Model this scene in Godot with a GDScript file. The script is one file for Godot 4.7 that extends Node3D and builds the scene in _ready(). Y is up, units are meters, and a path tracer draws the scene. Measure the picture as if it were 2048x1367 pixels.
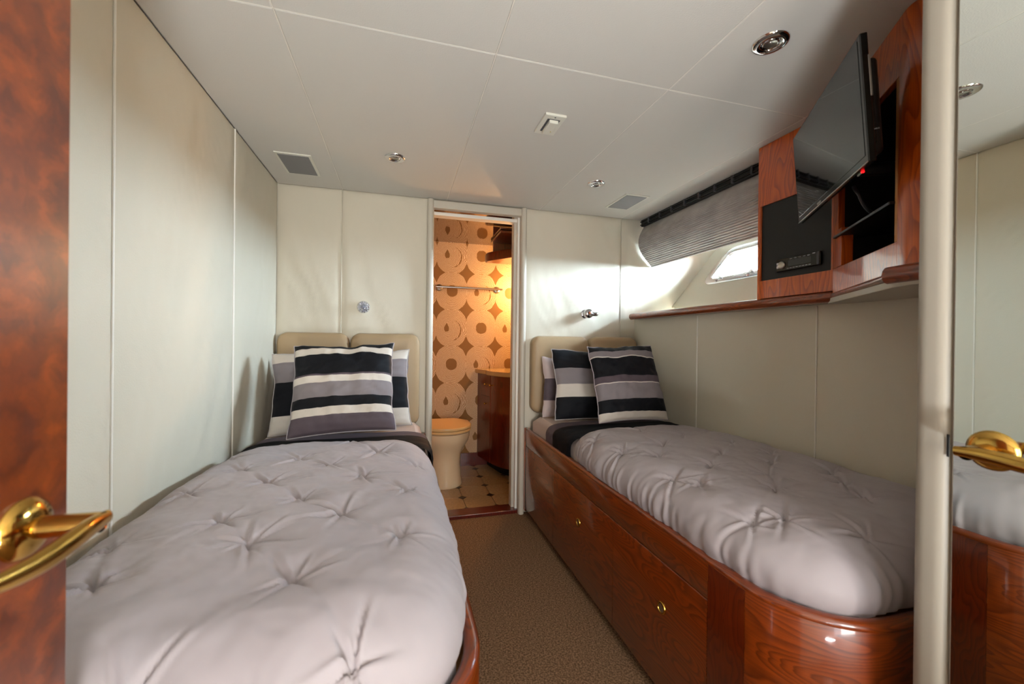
extends Node3D
# Twin-berth cabin of a motor yacht. Units metres, y up, room axis along -z. Camera stands in the doorway at x = 0, z = 0.

const XL := -0.656
const XR := 1.566
const ZB := -2.4816
const H := 1.95
const XM := 0.89
const ZEND := 1.9

var M := {}
var used := {}
var rim_loop := []
var noise := FastNoiseLite.new()
var rng := RandomNumberGenerator.new()

# ------------------------------------------------------------------ mesh builder
class MB:
	var v := PackedVector3Array()
	var n := PackedVector3Array()
	var uv := PackedVector2Array()
	var ix := PackedInt32Array()
	func p(a: Vector3, b: Vector3, c: Vector2) -> int:
		v.append(a); n.append(b); uv.append(c)
		return v.size() - 1
	func t(a: int, b: int, c: int) -> void:
		var g := (v[c] - v[a]).cross(v[b] - v[a])
		if g.dot(n[a] + n[b] + n[c]) >= 0.0:
			ix.append(a); ix.append(b); ix.append(c)
		else:
			ix.append(a); ix.append(c); ix.append(b)
	func q(a: int, b: int, c: int, d: int) -> void:
		t(a, b, c); t(a, c, d)
	func mesh() -> ArrayMesh:
		var arr := []
		arr.resize(Mesh.ARRAY_MAX)
		arr[Mesh.ARRAY_VERTEX] = v
		arr[Mesh.ARRAY_NORMAL] = n
		arr[Mesh.ARRAY_TEX_UV] = uv
		arr[Mesh.ARRAY_INDEX] = ix
		var m := ArrayMesh.new()
		m.add_surface_from_arrays(Mesh.PRIMITIVE_TRIANGLES, arr)
		return m

# box with rounded edges between two corners; uv in metres (x faces: z,y; y faces: z,x; z faces: x,y)
func rbox(b: MB, lo: Vector3, hi: Vector3, r := 0.002, s := 1, xf := Transform3D.IDENTITY) -> void:
	r = minf(r, minf(hi.x - lo.x, minf(hi.y - lo.y, hi.z - lo.z)) * 0.499)
	for a in 3:
		var bb := (a + 1) % 3
		var cc := (a + 2) % 3
		for sg in [-1.0, 1.0]:
			var base := b.v.size()
			var m := 2 * s + 2
			for i in m:
				for j in m:
					var d := Vector3.ZERO
					var c := Vector3.ZERO
					d[a] = sg
					c[a] = hi[a] - r if sg > 0 else lo[a] + r
					for k in 2:
						var ax: int = bb if k == 0 else cc
						var q: int = i if k == 0 else j
						if q <= s:
							d[ax] = -tan(PI / 4 * (s - q) / s)
							c[ax] = lo[ax] + r
						else:
							d[ax] = tan(PI / 4 * (q - s - 1) / s)
							c[ax] = hi[ax] - r
					d = d.normalized()
					var pos := c + d * r
					var w := Vector2(pos.z, pos.y) if a == 0 else (Vector2(pos.z, pos.x) if a == 1 else Vector2(pos.x, pos.y))
					b.p(xf * pos, (xf.basis * d).normalized(), w)
			for i in m - 1:
				for j in m - 1:
					b.q(base + i * m + j, base + i * m + j + 1, base + (i + 1) * m + j + 1, base + (i + 1) * m + j)

func box(lo: Vector3, hi: Vector3, r := 0.002, s := 1) -> ArrayMesh:
	var b := MB.new()
	rbox(b, lo, hi, r, s)
	return b.mesh()

# grid of points with normals from their neighbours
func grid(b: MB, pts: PackedVector3Array, uvs: PackedVector2Array, nu: int, nv: int, flip := false) -> void:
	var base := b.v.size()
	for i in nu:
		for j in nv:
			var du := pts[mini(i + 1, nu - 1) * nv + j] - pts[maxi(i - 1, 0) * nv + j]
			var dv := pts[i * nv + mini(j + 1, nv - 1)] - pts[i * nv + maxi(j - 1, 0)]
			var nn := du.cross(dv)
			nn = nn.normalized() if nn.length() > 1e-12 else Vector3.UP
			b.p(pts[i * nv + j], -nn if flip else nn, uvs[i * nv + j])
	for i in nu - 1:
		for j in nv - 1:
			b.q(base + i * nv + j, base + i * nv + j + 1, base + (i + 1) * nv + j + 1, base + (i + 1) * nv + j)

# surface of revolution about local y; profile of (radius, height)
func lathe(b: MB, prof: Array, seg := 32, xf := Transform3D.IDENTITY, sx := 1.0, sz := 1.0) -> void:
	var m := prof.size()
	for k in m - 1:
		var p0: Vector2 = prof[k]
		var p1: Vector2 = prof[k + 1]
		if p0.distance_to(p1) < 1e-7:
			continue
		var base := b.v.size()
		for e in 2:
			var pp: Vector2 = p0 if e == 0 else p1
			var own := Vector2(p1.y - p0.y, p0.x - p1.x).normalized()
			var oth := own
			var o := k - 1 if e == 0 else k + 1
			if o >= 0 and o < m - 1:
				var a0: Vector2 = prof[o]
				var a1: Vector2 = prof[o + 1]
				if a0.distance_to(a1) > 1e-7:
					var on := Vector2(a1.y - a0.y, a0.x - a1.x).normalized()
					if on.dot(own) > 0.55:
						oth = on
			var nn := (own + oth).normalized()
			for i in seg + 1:
				var t := TAU * i / seg
				var c := cos(t)
				var s := sin(t)
				b.p(xf * Vector3(pp.x * c * sx, pp.y, pp.x * s * sz), (xf.basis * Vector3(nn.x * c / sx, nn.y, nn.x * s / sz)).normalized(), Vector2(t * 0.05, pp.y))
		for i in seg:
			b.q(base + i, base + i + 1, base + seg + 2 + i, base + seg + 1 + i)

# tube along points; oval section rx (sideways) and ry (along up); rounded ends
func tube(b: MB, pts: Array, rx: float, ry := -1.0, seg := 10, up := Vector3.UP, caps := true, taper := []) -> void:
	if ry < 0:
		ry = rx
	var m := pts.size()
	var base := b.v.size()
	var along := 0.0
	for k in m:
		var tan_: Vector3 = (pts[mini(k + 1, m - 1)] - pts[maxi(k - 1, 0)]).normalized()
		var side := tan_.cross(up)
		if side.length() < 0.05:
			side = tan_.cross(Vector3(0.3, 0.1, 1))
		side = side.normalized()
		var u := side.cross(tan_).normalized()
		if k > 0:
			along += (pts[k] - pts[k - 1]).length()
		var f: float = taper[k] if taper.size() > k else 1.0
		for i in seg + 1:
			var t := TAU * i / seg
			b.p(pts[k] + side * cos(t) * rx * f + u * sin(t) * ry * f, (side * cos(t) / rx + u * sin(t) / ry).normalized(), Vector2(along, t / TAU * 0.1))
	for k in m - 1:
		for i in seg:
			var a := base + k * (seg + 1) + i
			b.q(a, a + 1, a + seg + 2, a + seg + 1)
	if caps:
		for e in [0, m - 1]:
			var dir: Vector3 = (pts[1] - pts[0]).normalized() * -1.0 if e == 0 else (pts[m - 1] - pts[m - 2]).normalized()
			var f: float = taper[e] if taper.size() > e else 1.0
			var c := b.p(pts[e] + dir * minf(rx, ry) * 0.6 * f, dir, Vector2(along * (0 if e == 0 else 1), 0.05))
			for i in seg:
				b.t(base + e * (seg + 1) + i, base + e * (seg + 1) + i + 1, c)

# upright prism from an outline in plan (x, z), edges softened by bev
func prism(b: MB, poly: PackedVector2Array, y0: float, y1: float, bev := 0.0, smooth_deg := 35.0) -> void:
	var m := poly.size()
	var area := 0.0
	for i in m:
		area += poly[i].cross(poly[(i + 1) % m])
	var sgn := 1.0 if area > 0 else -1.0
	var en := []
	for i in m:
		var d := (poly[(i + 1) % m] - poly[i]).normalized()
		en.append(Vector2(d.y, -d.x) * sgn)
	var inset := PackedVector2Array()
	for i in m:
		var a: Vector2 = en[(i + m - 1) % m]
		var c: Vector2 = en[i]
		var k := a + c
		k = k / maxf(k.length_squared() * 0.5, 0.3) if k.length() > 1e-6 else a
		inset.append(poly[i] - k * bev)
	var rows := [[y0, true], [y0 + bev, false], [y1 - bev, false], [y1, true]] if bev > 0 else [[y0, false], [y1, false]]
	var u := 0.0
	for i in m:
		var j := (i + 1) % m
		var ln := poly[i].distance_to(poly[j])
		var na: Vector2 = en[i]
		var nb: Vector2 = en[i]
		if en[(i + m - 1) % m].angle_to(en[i]) < deg_to_rad(smooth_deg) and en[(i + m - 1) % m].angle_to(en[i]) > -deg_to_rad(smooth_deg):
			na = (en[i] + en[(i + m - 1) % m]).normalized()
		if absf(en[j].angle_to(en[i])) < deg_to_rad(smooth_deg):
			nb = (en[i] + en[j]).normalized()
		var base := b.v.size()
		for r in rows:
			var pa: Vector2 = inset[i] if r[1] else poly[i]
			var pb: Vector2 = inset[j] if r[1] else poly[j]
			var ny := 0.0
			if bev > 0:
				ny = (-0.8 if r[0] == y0 else 0.8) if r[1] else 0.0
			b.p(Vector3(pa.x, r[0], pa.y), Vector3(na.x, ny, na.y).normalized(), Vector2(u, r[0]))
			b.p(Vector3(pb.x, r[0], pb.y), Vector3(nb.x, ny, nb.y).normalized(), Vector2(u + ln, r[0]))
		for k in rows.size() - 1:
			b.q(base + 2 * k, base + 2 * k + 1, base + 2 * k + 3, base + 2 * k + 2)
		u += ln
	var cap := inset if bev > 0 else poly
	var tri := Geometry2D.triangulate_polygon(cap)
	for e in 2:
		var base := b.v.size()
		var y := y0 if e == 0 else y1
		for c in cap:
			b.p(Vector3(c.x, y, c.y), Vector3(0, -1 if e == 0 else 1, 0), Vector2(c.y, c.x))
		for k in range(0, tri.size(), 3):
			b.t(base + tri[k], base + tri[k + 1], base + tri[k + 2])

func prism_mesh(poly: PackedVector2Array, y0: float, y1: float, bev := 0.0) -> ArrayMesh:
	var b := MB.new()
	prism(b, poly, y0, y1, bev)
	return b.mesh()

# rounded rectangle loop in 2D
func rrect(cx: float, cy: float, w: float, h: float, r: float, seg := 6) -> PackedVector2Array:
	var o := PackedVector2Array()
	for c in [[1, 1, 0.0], [-1, 1, 90.0], [-1, -1, 180.0], [1, -1, 270.0]]:
		for k in seg + 1:
			var t := deg_to_rad(c[2] + 90.0 * k / seg)
			o.append(Vector2(cx + c[0] * (w / 2 - r) + cos(t) * r, cy + c[1] * (h / 2 - r) + sin(t) * r))
	return o

# ------------------------------------------------------------------ scene tree helpers
func numbered(called: String) -> String:
	if not used.has(called):
		used[called] = 0
		return called
	used[called] += 1
	return "%s_%03d" % [called, used[called]]

func tag(o: Node, label: String, category: String, group := "", kind := "") -> void:
	if label: o.set_meta("label", label)
	if category: o.set_meta("category", category)
	if group: o.set_meta("group", group)
	if kind: o.set_meta("kind", kind)

func thing(called: String, at: Vector3, label: String, category: String, group := "", kind := "") -> Node3D:
	var o := Node3D.new()
	o.name = numbered(called)
	add_child(o)
	o.position = at
	tag(o, label, category, group, kind)
	return o

# a mesh given in world coordinates, hung under its thing (or part)
func part(parent: Node3D, called: String, mesh: Mesh, mat: Material, label := "") -> MeshInstance3D:
	var o := MeshInstance3D.new()
	o.name = called
	o.mesh = mesh
	o.material_override = mat
	parent.add_child(o, true)
	o.position = -parent.global_position if parent.is_inside_tree() else Vector3.ZERO
	if label: o.set_meta("label", label)
	return o

# a mesh given in the parent's own coordinates
func lpart(parent: Node3D, called: String, mesh: Mesh, mat: Material, xf := Transform3D.IDENTITY, label := "") -> MeshInstance3D:
	var o := MeshInstance3D.new()
	o.name = called
	o.mesh = mesh
	o.material_override = mat
	o.transform = xf
	parent.add_child(o, true)
	if label: o.set_meta("label", label)
	return o

func solo(called: String, mesh: Mesh, mat: Material, label: String, category: String, group := "", kind := "") -> MeshInstance3D:
	var o := MeshInstance3D.new()
	o.name = numbered(called)
	o.mesh = mesh
	o.material_override = mat
	add_child(o)
	tag(o, label, category, group, kind)
	return o

# ------------------------------------------------------------------ materials
func mat(c: Color, rough := 0.6, metal := 0.0, spec := 0.5) -> StandardMaterial3D:
	var m := StandardMaterial3D.new()
	m.albedo_color = c
	m.roughness = rough
	m.metallic = metal
	m.metallic_specular = spec
	return m

func noise_tex(seed_: int, freq: float, size := 512, oct := 4, normal := false, strength := 4.0) -> NoiseTexture2D:
	var f := FastNoiseLite.new()
	f.seed = seed_
	f.frequency = freq
	f.fractal_octaves = oct
	var t := NoiseTexture2D.new()
	t.width = size
	t.height = size
	t.seamless = true
	t.noise = f
	t.as_normal_map = normal
	t.bump_strength = strength
	return t

func wood_image(seed_: int, transpose: bool, dark: Color, light: Color, figure := 1.0) -> ImageTexture:
	var w := 1024
	var h := 384
	var im := Image.create(h if transpose else w, w if transpose else h, false, Image.FORMAT_RGB8)
	var nz := FastNoiseLite.new()
	nz.seed = seed_
	nz.frequency = 1.0
	nz.fractal_octaves = 2
	var n2 := FastNoiseLite.new()
	n2.seed = seed_ + 9
	n2.frequency = 1.0
	n2.fractal_octaves = 1
	for y in h:
		var v := float(y) / h
		var fy := minf(v, 1.0 - v) * 2.0
		for x in w:
			var u := float(x) / w
			var fu := minf(u, 1.0 - u) * 2.0
			var warp := nz.get_noise_2d(fu * 1.5, fy * 1.9 + 7.0)
			var p := fy * 11.0 + warp * 7.0 * figure
			var ring: float = p - floorf(p)
			ring = ring * ring * (1.0 - smoothstep(0.86, 1.0, ring))
			var pore := n2.get_noise_2d(u * 9.0, v * 170.0)
			var k := clampf(0.70 - ring * 0.66 + pore * 0.16, 0.0, 1.0)
			var c := dark.lerp(light, k)
			if transpose:
				im.set_pixel(y, x, c)
			else:
				im.set_pixel(x, y, c)
	return ImageTexture.create_from_image(im)

func burl_image(dark: Color, light: Color) -> ImageTexture:
	var s := 384
	var im := Image.create(s, s, false, Image.FORMAT_RGB8)
	var a := FastNoiseLite.new()
	a.seed = 31
	a.frequency = 0.012
	a.fractal_octaves = 4
	a.domain_warp_enabled = true
	a.domain_warp_amplitude = 60.0
	a.domain_warp_frequency = 0.012
	var b := FastNoiseLite.new()
	b.seed = 77
	b.noise_type = FastNoiseLite.TYPE_CELLULAR
	b.frequency = 0.03
	for y in s:
		for x in s:
			var mx := mini(x, s - 1 - x) * 2
			var my := mini(y, s - 1 - y) * 2
			var k := clampf(0.5 + a.get_noise_2d(mx, my) * 0.8 + b.get_noise_2d(mx, my) * 0.12, 0, 1)
			im.set_pixel(x, y, dark.lerp(light, k))
	return ImageTexture.create_from_image(im)

func lacquer(tex: Texture2D, sx: float, sy: float) -> StandardMaterial3D:
	var m := mat(Color.WHITE, 0.32)
	m.albedo_texture = tex
	m.uv1_scale = Vector3(sx, sy, 1)
	m.clearcoat_enabled = true
	m.clearcoat = 0.9
	m.clearcoat_roughness = 0.06
	return m

func wallpaper_image() -> ImageTexture:
	# printed pattern: checkerboard of two kinds of hand-drawn ring discs on brown ground, 2 x 2 cells
	var w := 512
	var h := 626
	var im := Image.create(w, h, false, Image.FORMAT_RGB8)
	var ground := Color(0.50, 0.36, 0.20)
	var blob := Color(0.50, 0.36, 0.20)
	var tan_ := Color(0.62, 0.47, 0.32)
	var line := Color(0.85, 0.74, 0.61)
	var nz := FastNoiseLite.new()
	nz.seed = 5
	nz.frequency = 0.012
	for y in h:
		for x in w:
			var cx := int(x / 256.0)
			var cy := int(y / 313.0)
			var lx := (x - cx * 256.0 - 128.0)
			var ly := (y - cy * 313.0 - 156.5)
			var tear := (cx + cy) % 2 == 1
			var wob := nz.get_noise_2d(x, y) * 7.0
			var c := ground
			var e := pow(absf(lx) / 134.0, 2.4) + pow(absf(ly) / 164.0, 2.4)
			var rr := pow(e, 0.5) * 134.0
			if e < 1.0:
				# inner rings drift towards the motif
				var k := rr / 134.0
				var ox := (-46.0 if tear else 4.0) * (1.0 - k)
				var d := Vector2((lx - ox) * 1.1, ly * 0.92).length() + wob
				var ph := d / 7.6
				ph -= floor(ph)
				c = line if ph < 0.46 else tan_
				if tear:
					var tx := lx + 40.0
					var ty := ly + 4.0
					var wd := 21.0 * sqrt(maxf(0.0, 1.0 - pow((ty - 6.0) / 36.0, 2.0))) if ty > 0 else 21.0 * maxf(0.0, 1.0 + ty / 38.0)
					if absf(tx) < wd and ty < 36.0:
						c = blob
					var q1 := Vector2(lx + 6.0, ly - 20.0).length()
					var q2 := Vector2(lx + 16.0, ly - 18.0).length()
					if q1 < 92.0 and q2 > 94.0 and lx > 20.0:
						c = blob
				else:
					if pow(absf(lx - 4.0) / 46.0, 2.4) + pow(absf(ly + 2.0) / 48.0, 2.4) < 1.0:
						c = blob
			im.set_pixel(x, y, c)
	return ImageTexture.create_from_image(im)

func stripes(bands: Array) -> StandardMaterial3D:
	# bands from the top edge down: [fraction, colour]
	var h := 512
	var im := Image.create(8, h, false, Image.FORMAT_RGB8)
	var y0 := 0.0
	for s in bands:
		var y1: float = y0 + s[0] * h
		im.fill_rect(Rect2i(0, int(round(y0)), 8, int(round(y1)) - int(round(y0)) + 1), s[1])
		y0 = y1
	var m := mat(Color.WHITE, 0.72, 0.0, 0.35)
	m.albedo_texture = ImageTexture.create_from_image(im)
	m.texture_repeat = false
	m.rim_enabled = true
	m.rim = 0.06
	m.rim_tint = 0.6
	return m

func make_materials() -> void:
	var vin := mat(Color(0.80, 0.77, 0.70), 0.5, 0, 0.35)
	vin.normal_enabled = true
	vin.normal_texture = noise_tex(3, 0.09, 512, 3, true, 2.0)
	vin.normal_scale = 0.25
	vin.uv1_triplanar = true
	vin.uv1_scale = Vector3(4, 4, 4)
	M.vinyl = vin
	var ce := vin.duplicate()
	ce.albedo_color = Color(0.80, 0.785, 0.755)
	ce.roughness = 0.6
	M.ceiling = ce
	M.welt = mat(Color(0.90, 0.88, 0.84), 0.45)
	M.cream = mat(Color(0.74, 0.71, 0.65), 0.42)
	M.cream_shaded = mat(Color(0.63, 0.60, 0.545), 0.45)  # the cream darkened, so the mirrored door's edge post looks shaded
	var lea := vin.duplicate()
	lea.albedo_color = Color(0.66, 0.565, 0.44)
	lea.roughness = 0.4
	M.leather = lea
	var dk := Color(0.32, 0.11, 0.012)
	var lt := Color(0.60, 0.26, 0.04)
	var wh := wood_image(4, false, dk, lt, 0.75)
	var wv := wood_image(12, true, Color(0.52, 0.18, 0.015), Color(0.86, 0.40, 0.06), 0.45)
	M.wood_h = lacquer(wh, 1.0 / 1.5, 1.0 / 0.42)
	M.wood_v = lacquer(wv, 1.0 / 0.42, 1.0 / 1.5)
	M.wood_d = lacquer(wh, 1.0 / 0.9, 1.0 / 0.22)
	var wr := wood_image(21, true, Color(0.22, 0.035, 0.012), Color(0.44, 0.10, 0.03), 0.35)
	M.wood_red = lacquer(wr, 1.0 / 0.42, 1.0 / 1.5)
	M.burl = lacquer(burl_image(Color(0.30, 0.11, 0.010), Color(0.54, 0.24, 0.02)), 2.0, 2.0)
	M.burl.clearcoat = 0.5
	M.crossband = lacquer(wv, 1.0 / 0.30, 1.0 / 0.9)
	M.crossband.albedo_color = Color(0.52, 0.44, 0.42)
	M.trim_wood = lacquer(wh, 1.0 / 1.5, 1.0 / 0.2)
	M.ply = mat(Color(0.72, 0.50, 0.27), 0.7)
	var car := mat(Color(0.74, 0.585, 0.45), 0.98, 0, 0.1)
	var cn := noise_tex(8, 0.07, 1024, 4)
	var ramp := Gradient.new()
	ramp.set_color(0, Color(0.45, 0.45, 0.45))
	ramp.set_color(1, Color(1, 1, 1))
	cn.color_ramp = ramp
	car.albedo_texture = cn
	car.normal_enabled = true
	car.normal_texture = noise_tex(9, 0.3, 1024, 2, true, 8.0)
	car.normal_scale = 0.7
	car.uv1_scale = Vector3(1.6, 1.6, 1)
	M.carpet = car
	var duv := mat(Color(0.66, 0.625, 0.632), 0.62, 0, 0.35)
	duv.rim_enabled = true
	duv.rim = 0.25
	duv.rim_tint = 0.4
	M.duvet = duv
	M.navy = mat(Color(0.03, 0.032, 0.055), 0.7, 0, 0.3)
	M.mauve = mat(Color(0.36, 0.315, 0.335), 0.7, 0, 0.3)
	M.sheet = mat(Color(0.80, 0.74, 0.70), 0.8, 0, 0.3)
	M.chrome = mat(Color(0.86, 0.86, 0.87), 0.08, 1.0)
	M.brushed = mat(Color(0.70, 0.68, 0.65), 0.3, 1.0)
	M.brass = mat(Color(0.76, 0.60, 0.30), 0.14, 1.0)
	M.gold = mat(Color(0.80, 0.62, 0.28), 0.2, 1.0)
	M.mirror = mat(Color(0.88, 0.90, 0.88), 0.01, 1.0)
	M.bath_ceiling = mat(Color(0.62, 0.58, 0.56), 0.06, 1.0)
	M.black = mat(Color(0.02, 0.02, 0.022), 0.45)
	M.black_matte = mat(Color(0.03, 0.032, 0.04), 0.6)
	M.black_gloss = mat(Color(0.012, 0.012, 0.014), 0.12)
	M.screen = mat(Color(0.012, 0.012, 0.013), 0.035, 0, 0.5)
	M.dark_grey = mat(Color(0.22, 0.22, 0.24), 0.4)
	M.display = mat(Color(0.20, 0.22, 0.23), 0.25)
	M.print_white = mat(Color(0.78, 0.78, 0.80), 0.5)
	M.plastic = mat(Color(0.84, 0.83, 0.78), 0.45)
	M.grille = mat(Color(0.50, 0.49, 0.49), 0.8)
	M.amber = mat(Color(0.75, 0.65, 0.10), 0.4)
	M.porcelain = mat(Color(0.86, 0.76, 0.62), 0.15)
	M.lid = mat(Color(0.84, 0.68, 0.46), 0.25)
	M.tile = mat(Color(0.66, 0.54, 0.38), 0.3)
	var tn := noise_tex(41, 0.06, 256, 4)
	var tr := Gradient.new()
	tr.set_color(0, Color(0.80, 0.78, 0.74))
	tr.set_color(1, Color(1, 1, 1))
	tn.color_ramp = tr
	M.tile.albedo_texture = tn
	M.tile.uv1_triplanar = true
	M.tile.uv1_scale = Vector3(3, 3, 3)
	M.tile_dark = mat(Color(0.10, 0.055, 0.04), 0.3)
	M.grout = mat(Color(0.42, 0.32, 0.22), 0.8)
	M.stone = mat(Color(0.70, 0.57, 0.38), 0.2)
	var wp := mat(Color.WHITE, 0.7, 0, 0.3)
	wp.albedo_texture = wallpaper_image()
	wp.uv1_scale = Vector3(1.0 / 0.512, 1.0 / 0.626, 1)
	M.wallpaper = wp
	var sh := mat(Color(0.70, 0.68, 0.665), 0.9, 0, 0.2)
	var sn := noise_tex(51, 0.012, 512, 5)
	var sr := Gradient.new()
	sr.set_color(0, Color(0.86, 0.86, 0.86))
	sr.set_color(1, Color(1, 1, 1))
	sn.color_ramp = sr
	sh.albedo_texture = sn
	sh.uv1_scale = Vector3(1.1, 0.5, 1)
	M.shade = sh
	var gl := mat(Color(0.9, 0.95, 0.97, 0.06), 0.02)
	gl.transparency = BaseMaterial3D.TRANSPARENCY_ALPHA
	M.glass = gl
	var cr := mat(Color(0.93, 0.94, 0.97), 0.05, 0.85)
	M.crystal = cr
	var led := mat(Color(0.6, 0.02, 0.03), 0.3)
	led.emission_enabled = true
	led.emission = Color(1.0, 0.08, 0.1)
	led.emission_energy_multiplier = 2.5
	M.led = led
	var lamp := mat(Color(1, 0.9, 0.75), 0.4)
	lamp.emission_enabled = true
	lamp.emission = Color(1.0, 0.72, 0.40)
	lamp.emission_energy_multiplier = 3.0
	M.lamp_glow = lamp
	var df := lamp.duplicate()
	df.emission = Color(0.96, 0.98, 1.0)
	df.emission_energy_multiplier = 1.5
	M.diffuser = df  # glowing disc of the added uplighter

# ------------------------------------------------------------------ light
func make_light() -> void:
	var cam := Camera3D.new()
	cam.name = "camera"
	cam.basis = Basis(Vector3.UP, -0.2701) * Basis(Vector3.RIGHT, -0.003) * Basis(Vector3.BACK, 0.0116)
	cam.position = Vector3(0, 1.1021, 0)
	cam.fov = 80.45
	cam.near = 0.02
	cam.far = 100.0
	var at := CameraAttributesPhysical.new()
	at.frustum_focal_length = 14.0
	at.exposure_aperture = 4.0
	at.frustum_focus_distance = 2.2
	at.frustum_near = 0.02
	at.frustum_far = 100.0
	cam.attributes = at
	cam.fov = 80.45
	add_child(cam)
	cam.current = true
	var env := Environment.new()
	env.background_mode = Environment.BG_SKY
	var sky := Sky.new()
	var sm := ProceduralSkyMaterial.new()
	sm.sky_top_color = Color(0.80, 0.88, 0.97)
	sm.sky_horizon_color = Color(0.95, 0.97, 1.0)
	sm.ground_bottom_color = Color(0.20, 0.26, 0.27)
	sm.ground_horizon_color = Color(0.32, 0.38, 0.38)
	sm.energy_multiplier = 6.0
	sky.sky_material = sm
	env.sky = sky
	env.tonemap_mode = Environment.TONE_MAPPER_LINEAR
	env.tonemap_exposure = 1.0
	env.sdfgi_enabled = true
	env.ssao_enabled = true
	env.ssil_enabled = true
	var we := WorldEnvironment.new()
	we.name = "environment"
	we.environment = env
	add_child(we)
	# bright overcast sky beyond the porthole
	var day := AreaLight3D.new()
	day.name = "daylight"
	day.area_size = Vector2(4.4, 1.7)
	day.light_color = Color(0.83, 0.925, 1.0)
	day.area_normalize_energy = false
	day.light_energy = 122.0
	day.area_range = 30.0
	day.shadow_enabled = true
	add_child(day)
	day.look_at_from_position(Vector3(3.2, 2.43, -1.95), Vector3(2.0, 2.43, -1.95), Vector3.UP)
	# daylight coming down the companionway behind the camera
	var hall := AreaLight3D.new()
	hall.name = "companionway_daylight"
	hall.area_size = Vector2(0.6, 1.2)
	hall.light_color = Color(1.0, 0.975, 0.94)
	hall.area_normalize_energy = true
	hall.light_energy = 4.4
	hall.area_range = 30.0
	hall.shadow_enabled = true
	add_child(hall)
	hall.look_at_from_position(Vector3(0.44, 1.15, ZEND - 0.03), Vector3(0.44, 1.35, 0), Vector3.UP)

# ------------------------------------------------------------------ shell
# padded vinyl panel: a quad o + u*a + v*b, displaced along nrm by soft wrinkles, edges turned in
func padded(o: Vector3, a: Vector3, b_: Vector3, nrm: Vector3, wrinkle := 0.004, pad := 0.006, res := 0.02, seed_ := 1) -> ArrayMesh:
	var nu := maxi(4, int(a.length() / res))
	var nv := maxi(4, int(b_.length() / res))
	var pts := PackedVector3Array()
	var uvs := PackedVector2Array()
	var la := a.length()
	var lb := b_.length()
	noise.seed = seed_
	for i in nu + 1:
		for j in nv + 1:
			var u := float(i) / nu
			var v := float(j) / nv
			var e := minf(minf(u, 1 - u) * la, minf(v, 1 - v) * lb)
			var d := -pad * exp(-e / 0.008)
			var x := u * la
			var y := v * lb
			var w := noise.get_noise_2d(x * 2.2 + y * 0.9, y * 0.55 - x * 0.3) * wrinkle * 1.3
			w += (1.0 - absf(noise.get_noise_2d(x * 5.0 + y * 1.9 + 40.0, y * 0.8 - x * 0.5))) ** 6 * wrinkle * 0.55
			d += w * clampf(e / 0.05, 0, 1)
			pts.append(o + a * u + b_ * v + nrm * d)
			uvs.append(Vector2(x, y))
	var mb := MB.new()
	var fl := a.cross(b_).dot(nrm) < 0
	grid(mb, pts, uvs, nu + 1, nv + 1, fl)
	return mb.mesh()

func rod(a: Vector3, b_: Vector3, r: float, seg := 8) -> ArrayMesh:
	var mb := MB.new()
	tube(mb, [a, b_], r, r, seg, Vector3.UP if absf((b_ - a).normalized().y) < 0.9 else Vector3.RIGHT)
	return mb.mesh()

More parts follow.
